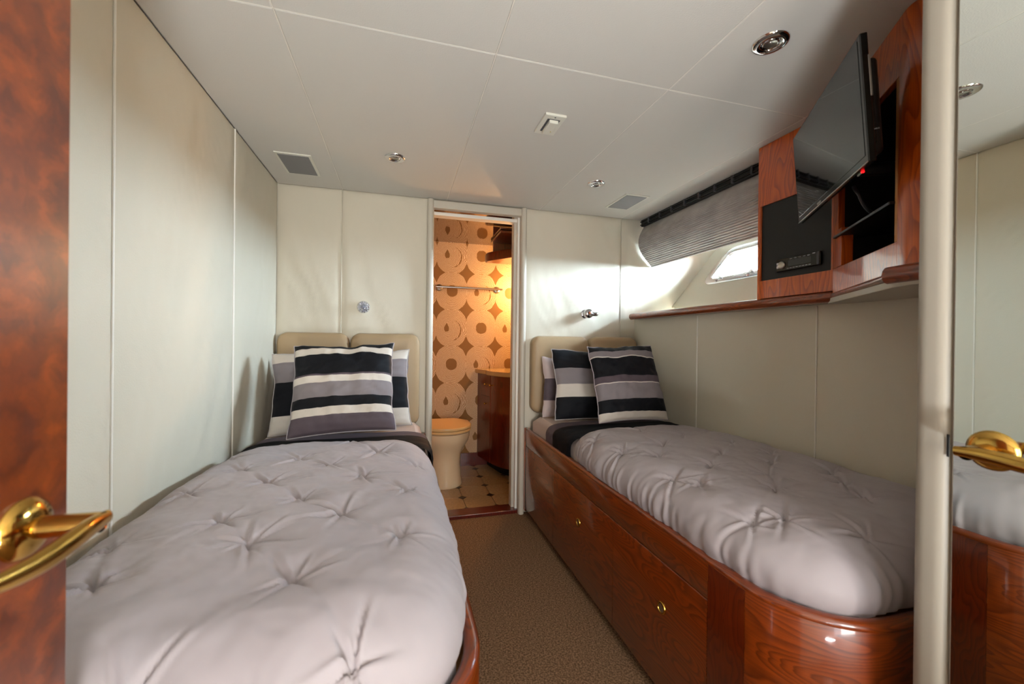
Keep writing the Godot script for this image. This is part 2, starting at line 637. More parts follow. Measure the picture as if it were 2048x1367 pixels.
func shell() -> void:
	noise.frequency = 1.0
	noise.fractal_octaves = 3
	# floor
	solo("floor", box(Vector3(XL - 0.1, -0.1, ZB - 0.02), Vector3(2.7, 0, ZEND + 0.1)), M.carpet, "beige cut-pile carpet between the two beds", "carpet", "", "structure")
	# ceiling: a deck with upholstered panels under it
	var c := thing("ceiling", Vector3(0.5, H, -1.2), "off-white upholstered ceiling of flat panels with thin seams", "ceiling", "", "structure")
	part(c, "deck", box(Vector3(XL - 0.1, H + 0.012, ZB - 0.1), Vector3(2.7, H + 0.12, ZEND + 0.1)), M.ceiling)
	var xs := [XL, -0.3244, 0.266, 0.8602, 1.4559, 1.70]
	var zs := [ZB, -1.1724, 0.14, ZEND]
	for i in 5:
		for k in 3:
			var g := 0.0016
			part(c, "panel", box(Vector3(xs[i] + g, H, zs[k] + g), Vector3(xs[i + 1] - g, H + 0.011, zs[k + 1] - g), 0.003, 2), M.ceiling)
	for i in range(1, 5):
		part(c, "seam_welt", box(Vector3(xs[i] - 0.0016, H + 0.0005, ZB), Vector3(xs[i] + 0.0016, H + 0.008, ZEND), 0.0005), M.welt)
	part(c, "seam_welt", box(Vector3(XL, H + 0.0005, zs[1] - 0.0016), Vector3(1.456, H + 0.008, zs[1] + 0.0016), 0.0005), M.welt)
	# left wall
	var w := thing("wall_left", Vector3(XL, 0, -1.0), "padded off-white vinyl wall along the bed with vertical seams", "wall", "", "structure")
	part(w, "backing", box(Vector3(XL - 0.1, 0, ZB - 0.1), Vector3(XL - 0.012, H + 0.012, ZEND + 0.1)), M.vinyl)
	var lz := [ZB, -1.891, -1.172, -0.45, 0.4, ZEND]
	for k in 5:
		part(w, "panel", padded(Vector3(XL, 0, lz[k]), Vector3(0, 0, lz[k + 1] - lz[k]), Vector3(0, H, 0), Vector3.RIGHT, [0.007, 0.008, 0.014, 0.01, 0.01][k], 0.002, 0.02, 11 + k), M.vinyl)
	for k in range(1, 5):
		part(w, "seam_welt", rod(Vector3(XL, 0.0, lz[k]), Vector3(XL, H, lz[k]), 0.0032), M.welt)
	# back wall, left and right of the head compartment door
	w = thing("wall_back", Vector3(0.5, 0, ZB), "padded cream vinyl bulkhead behind both headboards", "wall", "", "structure")
	part(w, "backing", box(Vector3(XL - 0.1, 0, ZB - 0.08), Vector3(0.168, H + 0.012, ZB - 0.012)), M.vinyl)
	part(w, "backing", box(Vector3(0.762, 0, ZB - 0.08), Vector3(2.7, H + 0.012, ZB - 0.012)), M.vinyl)
	part(w, "backing", box(Vector3(0.168, 1.925, ZB - 0.08), Vector3(0.762, H + 0.012, ZB - 0.012)), M.vinyl)
	for s in [[XL, -0.327, 21], [-0.327, 0.15, 22], [0.775, 1.46, 23], [1.46, 2.6, 24]]:
		part(w, "panel", padded(Vector3(s[0], 0, ZB), Vector3(s[1] - s[0], 0, 0), Vector3(0, H, 0), Vector3.BACK, 0.006, 0.005, 0.02, s[2]), M.vinyl)
	part(w, "seam_welt", rod(Vector3(-0.327, 0.6, ZB), Vector3(-0.327, H, ZB), 0.003), M.vinyl)
	part(w, "seam_welt", rod(Vector3(1.46, 0.6, ZB), Vector3(1.46, H, ZB), 0.003), M.vinyl)
	# right wall below the shelf
	w = thing("wall_right", Vector3(XR, 0, -1.5), "padded beige vinyl wall below the wooden shelf", "wall", "", "structure")
	part(w, "backing", box(Vector3(XR + 0.012, 0, ZB - 0.08), Vector3(XR + 0.08, 1.25, -0.45)), M.vinyl)
	var rz := [ZB, -1.860, -1.203, -0.45]
	for k in 3:
		part(w, "panel", padded(Vector3(XR, 0.3, rz[k]), Vector3(0, 0, rz[k + 1] - rz[k]), Vector3(0, 0.955, 0), Vector3.LEFT, 0.005, 0.002, 0.02, 31 + k), M.vinyl)
	for k in range(1, 3):
		part(w, "seam_welt", rod(Vector3(XR, 0.5, rz[k]), Vector3(XR, 1.25, rz[k]), 0.003), M.welt)
	# sloping hull liner above the shelf, with the porthole cut through it
	var hp := Vector3(1.80, 1.275, 0)
	var hs := Vector3(0.6485, 0.7612, 0)
	var hn := Vector3(-0.7612, 0.6485, 0)
	var pz := -2.0
	var ps := 0.459
	var b := MB.new()
	var inner := rrect(0, 0, 0.60, 0.306, 0.062, 10)
	for side in 2:
		var off := hn * (-0.02 * side)
		var pts := PackedVector3Array()
		var uvs := PackedVector2Array()
		var m := inner.size()
		for i in m + 1:
			var q: Vector2 = inner[i % m]
			var d := q.normalized()
			var zr := (0.55 if d.x < 0 else 1.6)
			var sr := (0.60 if d.y > 0 else 0.40)
			var t := minf(zr / maxf(absf(d.x), 1e-4), sr / maxf(absf(d.y), 1e-4))
			for k in 2:
				var e: Vector2 = q if k == 0 else d * t
				pts.append(hp + hs * (ps + e.y) + Vector3(0, 0, pz + e.x) + off)
				uvs.append(e)
		grid(b, pts, uvs, m + 1, 2, false)
	# fix normals of the flat liner
	for i in b.n.size():
		b.n[i] = hn if i < b.n.size() / 2 else -hn
	var old := b.ix
	b.ix = PackedInt32Array()
	for i in range(0, old.size(), 3):
		b.t(old[i], old[i + 1], old[i + 2])
	w = thing("wall_hull", Vector3(2.0, 1.3, pz), "white sloping hull liner around the porthole", "wall", "", "structure")
	part(w, "liner", b.mesh(), M.vinyl)
	b = MB.new()
	rbox(b, Vector3(1.57, 1.20, ZB - 0.05), Vector3(1.86, 1.272, -0.45), 0.002)
	part(w, "ledge", b.mesh(), M.vinyl)
	# porthole
	var wi := thing("window_1", hp + hs * ps + Vector3(0, 0, pz), "oblong chrome-framed porthole below the pleated shade", "window", "", "structure")
	var fr := MB.new()
	var loop := rrect(0, 0, 0.60, 0.306, 0.062, 10)
	var lp := []
	for i in loop.size() + 1:
		var q: Vector2 = loop[i % loop.size()]
		lp.append(hp + hs * (ps + q.y) + Vector3(0, 0, pz + q.x) + hn * 0.004)
	tube(fr, lp, 0.028, 0.011, 12, hn, false)
	part(wi, "frame", fr.mesh(), M.chrome)
	fr = MB.new()
	var l2 := rrect(0, 0, 0.560, 0.266, 0.045, 10)
	lp = []
	for i in l2.size() + 1:
		var q: Vector2 = l2[i % l2.size()]
		lp.append(hp + hs * (ps + q.y) + Vector3(0, 0, pz + q.x) - hn * 0.004)
	tube(fr, lp, 0.007, 0.008, 8, hn, false)
	part(wi, "inner_frame", fr.mesh(), M.brushed)
	var pn := MB.new()
	var pb := Basis(Vector3(0, 0, 1), hs, hn)
	rbox(pn, Vector3(-0.298, -0.151, -0.012), Vector3(0.298, 0.151, -0.008), 0.001, 1, Transform3D(pb, hp + hs * ps + Vector3(0, 0, pz)))
	part(wi, "pane", pn.mesh(), M.glass)
	for k in [-0.185, 0.06]:
		var d := MB.new()
		var at: Vector3 = hp + hs * (ps - 0.155) + Vector3(0, 0, pz + k) + hn * 0.016
		tube(d, [at + Vector3(0, 0, -0.028) + hs * 0.006, at, at + Vector3(0, 0, 0.03) + hs * 0.012 + hn * 0.01], 0.006, 0.010, 8, hn)
		tube(d, [at - hs * 0.014, at + hs * 0.012], 0.007, 0.007, 8, hn)
		part(wi, "latch", d.mesh(), M.chrome)
	# closet front beside the mirrored door, bounding the right bed's foot
	solo("wall_closet", box(Vector3(0.93, 0, -0.45), Vector3(2.7, H + 0.012, -0.36)), M.vinyl, "cream closet bulkhead at the foot of the bed beside the mirror", "wall", "", "structure")
	solo("wall_passage", box(Vector3(0.935, 0, -0.36), Vector3(1.03, H + 0.012, ZEND)), M.vinyl, "cream passage wall behind the mirrored door", "wall", "", "structure")
	# end of the passage with the open companionway
	w = thing("wall_passage_end", Vector3(0.2, 0, ZEND), "cream end wall of the passage around the open companionway", "wall", "", "structure")
	part(w, "side_panel", box(Vector3(XL - 0.1, 0, ZEND), Vector3(-0.26, H + 0.012, ZEND + 0.08)), M.vinyl)
	part(w, "side_panel", box(Vector3(0.76, 0, ZEND), Vector3(1.03, H + 0.012, ZEND + 0.08)), M.vinyl)
	part(w, "lower_panel", box(Vector3(-0.26, 0, ZEND), Vector3(0.76, 0.5, ZEND + 0.08)), M.vinyl)
	part(w, "upper_panel", box(Vector3(-0.26, 1.8, ZEND), Vector3(0.76, H + 0.012, ZEND + 0.08)), M.vinyl)
	# bathroom doorway
	var d := thing("trim_1", Vector3(0.47, 0, ZB), "cream rounded door frame around the bathroom doorway", "door frame", "", "structure")
	for s in [[0.150, 0.186], [0.735, 0.771]]:
		var cx: float = (s[0] + s[1]) / 2
		var po := MB.new()
		prism(po, rrect(cx, ZB + 0.004, 0.037, 0.060, 0.018, 6), 0.0, 1.945, 0.001)
		part(d, "post", po.mesh(), M.cream)
	part(d, "jamb", box(Vector3(0.165, 0, ZB - 0.10), Vector3(0.192, 1.93, ZB - 0.02), 0.004, 2), M.cream)
	part(d, "jamb", box(Vector3(0.704, 0, ZB - 0.10), Vector3(0.745, 1.93, ZB - 0.045), 0.004, 2), M.cream)
	part(d, "door_stop", box(Vector3(0.722, 0, ZB - 0.05), Vector3(0.742, 1.93, ZB - 0.02), 0.004, 2), M.welt)
	part(d, "lintel", box(Vector3(0.16, 1.895, ZB - 0.03), Vector3(0.76, 1.943, ZB + 0.018), 0.006, 2), M.cream)
	part(d, "head_stop", box(Vector3(0.18, 1.868, ZB - 0.10), Vector3(0.73, 1.889, ZB - 0.035), 0.003, 1), M.welt)
	solo("trim_2", box(Vector3(0.168, -0.01, ZB - 0.10), Vector3(0.762, 0.022, ZB + 0.004), 0.004, 2), M.wood_red, "dark red wooden threshold strip at the bathroom doorway", "threshold", "", "structure")

# ------------------------------------------------------------------ bathroom
func bathroom() -> void:
	var zb := -3.47
	var b := MB.new()
	var top := 1.935
	# wallpapered back wall
	for c in [[0.0, 0.0, 0], [1.25, 0.0, 0], [1.25, top, 0], [0.0, top, 0]]:
		b.p(Vector3(c[0], c[1], zb), Vector3.BACK, Vector2(c[0] - 0.42 + 0.128, -(c[1] - 1.52) + 0.1565))
	b.q(0, 1, 2, 3)
	var w := thing("wall_bathroom_back", Vector3(0.5, 0, zb), "bathroom wall papered with brown and tan ring pattern", "wall", "", "structure")
	part(w, "wallpaper", b.mesh(), M.wallpaper)
	part(w, "backing", box(Vector3(-0.05, 0, zb - 0.08), Vector3(1.3, 2.05, zb - 0.002)), M.cream)
	b = MB.new()
	for c in [[zb, 0.0], [ZB - 0.08, 0.0], [ZB - 0.08, top], [zb, top]]:
		b.p(Vector3(0.02, c[1], c[0]), Vector3.RIGHT, Vector2(c[0], -c[1]))
	b.q(0, 1, 2, 3)
	w = thing("wall_bathroom_side", Vector3(0.0, 0, -3.0), "papered bathroom wall beside the toilet", "wall", "", "structure")
	part(w, "wallpaper", b.mesh(), M.wallpaper)
	part(w, "backing", box(Vector3(-0.06, 0, zb - 0.08), Vector3(0.018, 2.05, ZB - 0.08)), M.cream)
	solo("wall_bathroom_outer", box(Vector3(1.22, 0, zb - 0.08), Vector3(1.30, 2.05, ZB - 0.08)), M.cream, "plain bathroom wall behind the vanity", "wall", "", "structure")
	solo("ceiling_bathroom", box(Vector3(-0.05, top, zb), Vector3(1.3, 2.05, ZB - 0.08)), M.bath_ceiling, "mirror-polished bathroom ceiling reflecting the wallpaper", "ceiling", "", "structure")
	solo("baseboard_bathroom", box(Vector3(0.02, 0.0, zb), Vector3(1.2, 0.13, zb + 0.014), 0.003), M.wood_red, "dark red wooden baseboard behind the toilet", "baseboard", "", "structure")
	# tiles: clipped-corner cream tiles with small dark diamonds between them
	var f := thing("floor_bathroom", Vector3(0.5, 0.0, -3.0), "cream stone tile floor with small dark diamond insets", "floor", "", "structure")
	part(f, "bed", box(Vector3(0.0, -0.1, zb), Vector3(1.3, 0.014, ZB - 0.06)), M.grout)
	var pt := 0.198
	var k := 0.030
	var g := 0.0012
	for i in range(-3, 4):
		for j in range(-1, 5):
			var x0 := 0.622 + i * pt
			var z0 := -2.569 - j * pt
			var x1 := minf(x0 + pt, 1.21)
			var z1 := maxf(z0 - pt, zb + 0.012)
			if z1 > z0 - 0.03 or x1 < x0 + 0.05:
				continue
			var zt := minf(z0, ZB - 0.062)
			if zt - z1 < 0.03:
				continue
			var poly := PackedVector2Array([Vector2(x0 + k, zt - g), Vector2(x1 - k, zt - g), Vector2(x1 - g, zt - k), Vector2(x1 - g, z1 + k), Vector2(x1 - k, z1 + g), Vector2(x0 + k, z1 + g), Vector2(x0 + g, z1 + k), Vector2(x0 + g, zt - k)])
			part(f, "tile", prism_mesh(poly, 0.012, 0.0205, 0.001), M.tile)
			if j >= 0 and z0 > zb + 0.03:
				var h := k - 0.0015
				part(f, "diamond_tile", prism_mesh(PackedVector2Array([Vector2(x0 - h, z0), Vector2(x0, z0 + h), Vector2(x0 + h, z0), Vector2(x0, z0 - h)]), 0.012, 0.0203, 0.001), M.tile_dark)
	# toilet
	var t := thing("toilet", Vector3(0.335, 0.02, -3.08), "cream pedestal toilet with closed tan lid", "toilet")
	b = MB.new()
	lathe(b, [Vector2(0.0, 0.0), Vector2(0.128, 0.0), Vector2(0.132, 0.012), Vector2(0.122, 0.06), Vector2(0.115, 0.16), Vector2(0.122, 0.235), Vector2(0.150, 0.29), Vector2(0.175, 0.335), Vector2(0.185, 0.375), Vector2(0.183, 0.40), Vector2(0.165, 0.408), Vector2(0.0, 0.408)], 40, Transform3D.IDENTITY, 1.0, 1.12)
	lpart(t, "bowl", b.mesh(), M.porcelain)
	var lid := PackedVector2Array()
	for i in 25:
		var a := PI * i / 24.0
		lid.append(Vector2(cos(a) * 0.192, 0.03 + sin(a) * 0.185))
	lid.append_array(PackedVector2Array([Vector2(-0.192, -0.09), Vector2(-0.10, -0.20), Vector2(0.10, -0.20), Vector2(0.192, -0.09)]))
	var sc := PackedVector2Array()
	for q in lid: sc.append(q * 0.985)
	lpart(t, "seat", prism_mesh(sc, 0.410, 0.428, 0.004), M.lid)
	lpart(t, "lid", prism_mesh(lid, 0.431, 0.453, 0.007), M.lid)
	for s in [-0.07, 0.07]:
		lpart(t, "hinge", box(Vector3(s - 0.02, 0.408, -0.215), Vector3(s + 0.02, 0.445, -0.19), 0.005, 2), M.lid)
	# vanity
	var v := thing("vanity_cabinet", Vector3(0.9, 0.02, -3.1), "red wooden bow-front bathroom vanity with cream stone top", "vanity")
	var farp := PackedVector2Array([Vector2(0.655, zb + 0.002), Vector2(0.715, -3.235), Vector2(0.74, -3.215), Vector2(1.21, -3.215), Vector2(1.21, zb + 0.002)])
	part(v, "body", prism_mesh(farp, 0.10, 0.82, 0.002), M.wood_red)
	var bow := PackedVector2Array()
	for i in 13:
		var q := float(i) / 12
		bow.append(Vector2(0.718 + 0.42 * q * q * 0.75 + 0.10 * q, -3.235 + 0.52 * q - 0.10 * q * q))
	bow.append(Vector2(1.21, bow[12].y))
	bow.append(Vector2(1.21, -3.235))
	part(v, "door", prism_mesh(bow, 0.10, 0.82, 0.003), M.wood_red)
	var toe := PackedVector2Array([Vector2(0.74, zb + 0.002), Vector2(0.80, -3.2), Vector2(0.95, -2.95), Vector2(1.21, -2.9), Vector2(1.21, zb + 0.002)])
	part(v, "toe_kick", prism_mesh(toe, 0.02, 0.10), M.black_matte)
	var ctop := PackedVector2Array([Vector2(0.63, zb + 0.002), Vector2(0.672, -3.30), Vector2(0.69, -3.262), Vector2(0.677, -3.24)])
	for i in 13:
		var q := float(i) / 12
		ctop.append(Vector2(bow[i].x - 0.042, bow[i].y + 0.02))
	ctop.append(Vector2(1.21, bow[12].y + 0.02))
	ctop.append(Vector2(1.21, zb + 0.002))
	part(v, "countertop", prism_mesh(ctop, 0.822, 0.857, 0.006), M.stone)
	var grooves := [[Vector3(0.662, 0.64, -3.45), Vector3(0.7105, 0.64, -3.25)]]
	for q in grooves:
		var gb := MB.new()
		tube(gb, [q[0], q[1]], 0.0018, 0.0018, 6)
		part(v, "drawer_gap", gb.mesh(), M.black_matte)
	for kn in [[Vector3(0.700, 0.74, -3.29)], [Vector3(0.700, 0.58, -3.29)], [Vector3(0.722, 0.74, -3.19)]]:
		var kb := MB.new()
		var xf := Transform3D(Basis(Vector3(0, 0, 1), deg_to_rad(90)), kn[0])
		lathe(kb, [Vector2(0, 0.028), Vector2(0.007, 0.027), Vector2(0.010, 0.021), Vector2(0.006, 0.014), Vector2(0.004, 0.010), Vector2(0.004, -0.01)], 14, xf)
		part(v, "knob", kb.mesh(), M.gold)
	# wall cupboard with a lamp under it
	var u := thing("wall_cupboard", Vector3(0.95, 1.75, -3.2), "red wooden wall cupboard with open dark shelf above the vanity", "cupboard")
	var rail := PackedVector2Array([Vector2(0.672, -3.30), Vector2(0.665, -3.22), Vector2(0.69, -3.17), Vector2(0.92, -2.86), Vector2(1.21, -2.80), Vector2(1.21, -3.30)])
	part(u, "bottom_rail", prism_mesh(rail, 1.745, 1.815, 0.012), M.wood_red)
	part(u, "back_panel", box(Vector3(1.19, 1.815, -3.30), Vector3(1.21, 1.93, -2.80), 0.002), M.wood_red)
	part(u, "end_panel", box(Vector3(0.74, 1.815, -3.31), Vector3(1.20, 1.93, -3.295), 0.002), M.wood_red)
	part(u, "top_panel", box(Vector3(0.72, 1.915, -3.30), Vector3(1.20, 1.932, -2.95), 0.002), M.wood_red)
	var lm := thing("vanity_lamp", Vector3(1.12, 1.55, -3.36), "warm glowing vanity lamp on the bathroom wall", "lamp")
	b = MB.new()
	lathe(b, [Vector2(0, -0.10), Vector2(0.03, -0.095), Vector2(0.038, -0.06), Vector2(0.038, 0.06), Vector2(0.03, 0.095), Vector2(0, 0.10)], 20)
	lpart(lm, "glass_shade", b.mesh(), M.lamp_glow)
	lpart(lm, "bracket", box(Vector3(-0.02, -0.03, -0.10), Vector3(0.02, 0.03, -0.03), 0.004), M.brass)
	var om := OmniLight3D.new()
	om.name = "vanity_light"
	om.light_color = Color(1.0, 0.78, 0.52)
	om.light_energy = 0.72
	om.light_size = 0.05
	om.omni_range = 20.0
	om.omni_attenuation = 2.0
	om.shadow_enabled = true
	add_child(om)
	om.position = Vector3(1.06, 1.55, -3.28)
	# towel bar
	var tb := thing("towel_bar", Vector3(0.57, 1.545, zb), "brushed metal towel bar on the ringed wallpaper", "towel bar")
	part(tb, "bar", rod(Vector3(0.285, 1.545, zb + 0.065), Vector3(0.850, 1.545, zb + 0.065), 0.0085, 12), M.brushed)
	for x in [0.315, 0.815]:
		var rb := MB.new()
		var xf := Transform3D(Basis(Vector3(1, 0, 0), deg_to_rad(90)), Vector3(x, 1.545, zb))
		lathe(rb, [Vector2(0, 0.012), Vector2(0.024, 0.010), Vector2(0.030, 0.004), Vector2(0.030, 0.0)], 24, xf)
		lathe(rb, [Vector2(0.010, 0.0), Vector2(0.010, 0.065)], 14, xf)
		part(tb, "bracket", rb.mesh(), M.brushed)

# ------------------------------------------------------------------ beds
func bed_outline(x_in: float, x_out: float, foot: float, r: float) -> PackedVector2Array:
	# plan of the berth from the head along the aisle side, round the foot corner; x_in = aisle side, x_out = wall side
	var o := PackedVector2Array()
	var s := signf(x_out - x_in)
	o.append(Vector2(x_in, ZB + 0.02))
	for k in 13:
		var t := PI / 2 * k / 12.0
		o.append(Vector2(x_in + s * r * (1 - cos(t)), foot - r + r * sin(t)))
	o.append(Vector2(x_out, foot))
	return o

# strip that follows the outline between two arc positions, standing between y0 and y1, thickness inward
func along(path: PackedVector2Array, s0: float, s1: float, y0: float, y1: float, off: float, th: float, side: float) -> ArrayMesh:
	var pts := []
	var acc := 0.0
	for i in path.size() - 1:
		var l := path[i].distance_to(path[i + 1])
		var d := (path[i + 1] - path[i]).normalized()
		var nn := Vector2(d.y, -d.x) * side
		var a := maxf(s0, acc)
		var e := minf(s1, acc + l)
		if e > a + 1e-5:
			if pts.is_empty(): pts.append([path[i] + d * (a - acc), nn, a])
			pts.append([path[i] + d * (e - acc), nn, e])
		acc += l
	# smooth the normals at inner points
	var nrm := []
	for i in pts.size():
		var nn: Vector2 = pts[i][1]
		if i + 1 < pts.size() and i > 0: nn = (pts[i][1] + pts[i + 1][1]).normalized()
		nrm.append(nn)
	var b := MB.new()
	var r := 0.0025
	var prof := [Vector2(-th, y0), Vector2(0 - r, y0), Vector2(0, y0 + r), Vector2(0, y1 - r), Vector2(-r, y1), Vector2(-th, y1)]
	var pn := [Vector2(0, -1), Vector2(0.5, -1), Vector2(1, -0.3), Vector2(1, 0.3), Vector2(0.5, 1), Vector2(0, 1)]
	for i in pts.size():
		for k in prof.size():
			var q: Vector2 = pts[i][0] + nrm[i] * (off + prof[k].x)
			var w: Vector2 = pn[k].normalized()
			b.p(Vector3(q.x, prof[k].y, q.y), Vector3(nrm[i].x * w.x, w.y, nrm[i].y * w.x).normalized(), Vector2(pts[i][2], prof[k].y if k > 0 and k < 5 else prof[k].y + prof[k].x))
	var m := prof.size()
	for i in pts.size() - 1:
		for k in m - 1:
			b.q(i * m + k, i * m + k + 1, (i + 1) * m + k + 1, (i + 1) * m + k)
	return b.mesh()

func mattress_plan(x_in: float, x_out: float, foot: float, r: float) -> PackedVector2Array:
	var o := bed_outline(x_in, x_out, foot, r)
	o[0].y = ZB + 0.085
	o.append(Vector2(x_out, ZB + 0.085))
	return o

func berth(called_at: Vector3, x_in: float, x_out: float, foot: float, label: String) -> Node3D:
	var t := thing("berth", called_at, label, "bed", "twin berths")
	var s := signf(x_out - x_in)
	var path := bed_outline(x_in, x_out, foot, 0.20)
	var side := 1.0 if s < 0 else -1.0
	# outward normal: aisle side
	var zh := ZB + 0.02
	var full := 0.0
	for i in path.size() - 1:
		full += path[i].distance_to(path[i + 1])
	var st := path[1].y - zh
	# toe space
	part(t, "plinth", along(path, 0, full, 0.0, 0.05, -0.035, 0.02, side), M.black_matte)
	# upper apron and bullnose rail
	part(t, "head_stile", along(path, 0.0, 0.034, 0.03, 0.548, 0.002, 0.03, side), M.wood_v)
	var z_split := [-1.948, -1.342, -0.865]
	var cuts := [0.036]
	for z in z_split: cuts.append(z - zh)
	part(t, "apron", along(path, 0.035, cuts[3] - 0.0005, 0.4415, 0.54, 0.0, 0.018, side), M.wood_h)
	part(t, "crossband", along(path, cuts[3] + 0.0005, cuts[3] + 0.115, 0.045, 0.54, 0.0, 0.018, side), M.crossband, "darker cross-grained band before the rounded corner")
	part(t, "rounded_foot", along(path, cuts[3] + 0.1155, full, 0.045, 0.54, 0.0, 0.018, side), M.wood_h)
	for k in cuts.size() - 1:
		var p := part(t, "drawer_front" if k == 1 or k == 2 else "panel", along(path, cuts[k] + 0.001, cuts[k + 1] - 0.001, 0.045, 0.439, 0.0, 0.018, side), M.wood_h)
		if k == 1 or k == 2:
			var zc: float = [-1.642, -1.05][k - 1]
			var lk := MB.new()
			var xf := Transform3D(Basis(Vector3(0, 0, 1), deg_to_rad(90) * s), Vector3(x_in, 0.302, zc))
			lathe(lk, [Vector2(0.0, 0.0025), Vector2(0.0125, 0.0025), Vector2(0.0135, 0.005), Vector2(0.017, 0.005), Vector2(0.0185, 0.0035), Vector2(0.0185, 0.0)], 24, xf)
			var o := lpart(p, "latch_ring", lk.mesh(), M.gold)
			var inn := MB.new()
			lathe(inn, [Vector2(0.0, 0.0038), Vector2(0.0115, 0.0036), Vector2(0.012, 0.0026)], 20, xf)
			lpart(p, "latch_button", inn.mesh(), M.brushed)
	# bullnose rail along the top
	var rp := []
	var rn := bed_outline(x_in + s * 0.0145, x_out, foot - 0.0145, 0.1855)
	for q in rn: rp.append(Vector3(q.x, 0.537, q.y))
	var b := MB.new()
	var dense := []
	for i in rp.size() - 1:
		var n_: int = 6 if i == 0 or i == rp.size() - 2 else 1
		for k in n_: dense.append(rp[i].lerp(rp[i + 1], float(k) / n_))
	dense.append(rp[-1])
	tube(b, dense, 0.0155, 0.013, 14)
	part(t, "bullnose_rail", b.mesh(), M.trim_wood)
	# top deck under the mattress
	var deck := PackedVector2Array(rn)
	deck.append(Vector2(x_out, zh))
	part(t, "deck_board", prism_mesh(deck, 0.48, 0.50), M.ply)
	return t

# soft dome over the rectangle cx, cz, hx, hz; profile bulges over the sides
func dome_point(a: float, c: float, cx: float, cz: float, hx: float, hz: float, y0: float, y1: float, edge: float, pw: float) -> Vector3:
	var r := pow(pow(absf(a), pw) + pow(absf(c), pw), 1.0 / pw)
	if r < 1e-6:
		return Vector3(cx, y1, cz)
	var hmin := minf(hx, hz)
	var k0 := 1.0 - edge / hmin
	var da := a / r
	var dc := c / r
	var ru := r
	var y := y1
	if r > k0:
		var q := (r - k0) / (1.0 - k0)
		var th := q * PI * 0.62
		ru = k0 + (1.0 - k0) * sin(minf(th, PI * 0.62)) * 1.0
		y = y0 + (y1 - y0) * (0.5 + 0.5 * cos(th)) if false else y1 - (y1 - y0) * (1.0 - cos(th)) / (1.0 - cos(PI * 0.62))
	# keep the edge roll the same width on both axes
	var px := cx + hx * da * minf(ru, k0) / 1.0
	var pz := cz + hz * dc * minf(ru, k0) / 1.0
	px = cx + da * (hx * k0x(hx, edge) * minf(r / k0, 1.0) + maxf(0.0, ru - k0) * hmin)
	pz = cz + dc * (hz * k0x(hz, edge) * minf(r / k0, 1.0) + maxf(0.0, ru - k0) * hmin)
	return Vector3(px, y, pz)

func k0x(h: float, edge: float) -> float:
	return 1.0 - edge / h

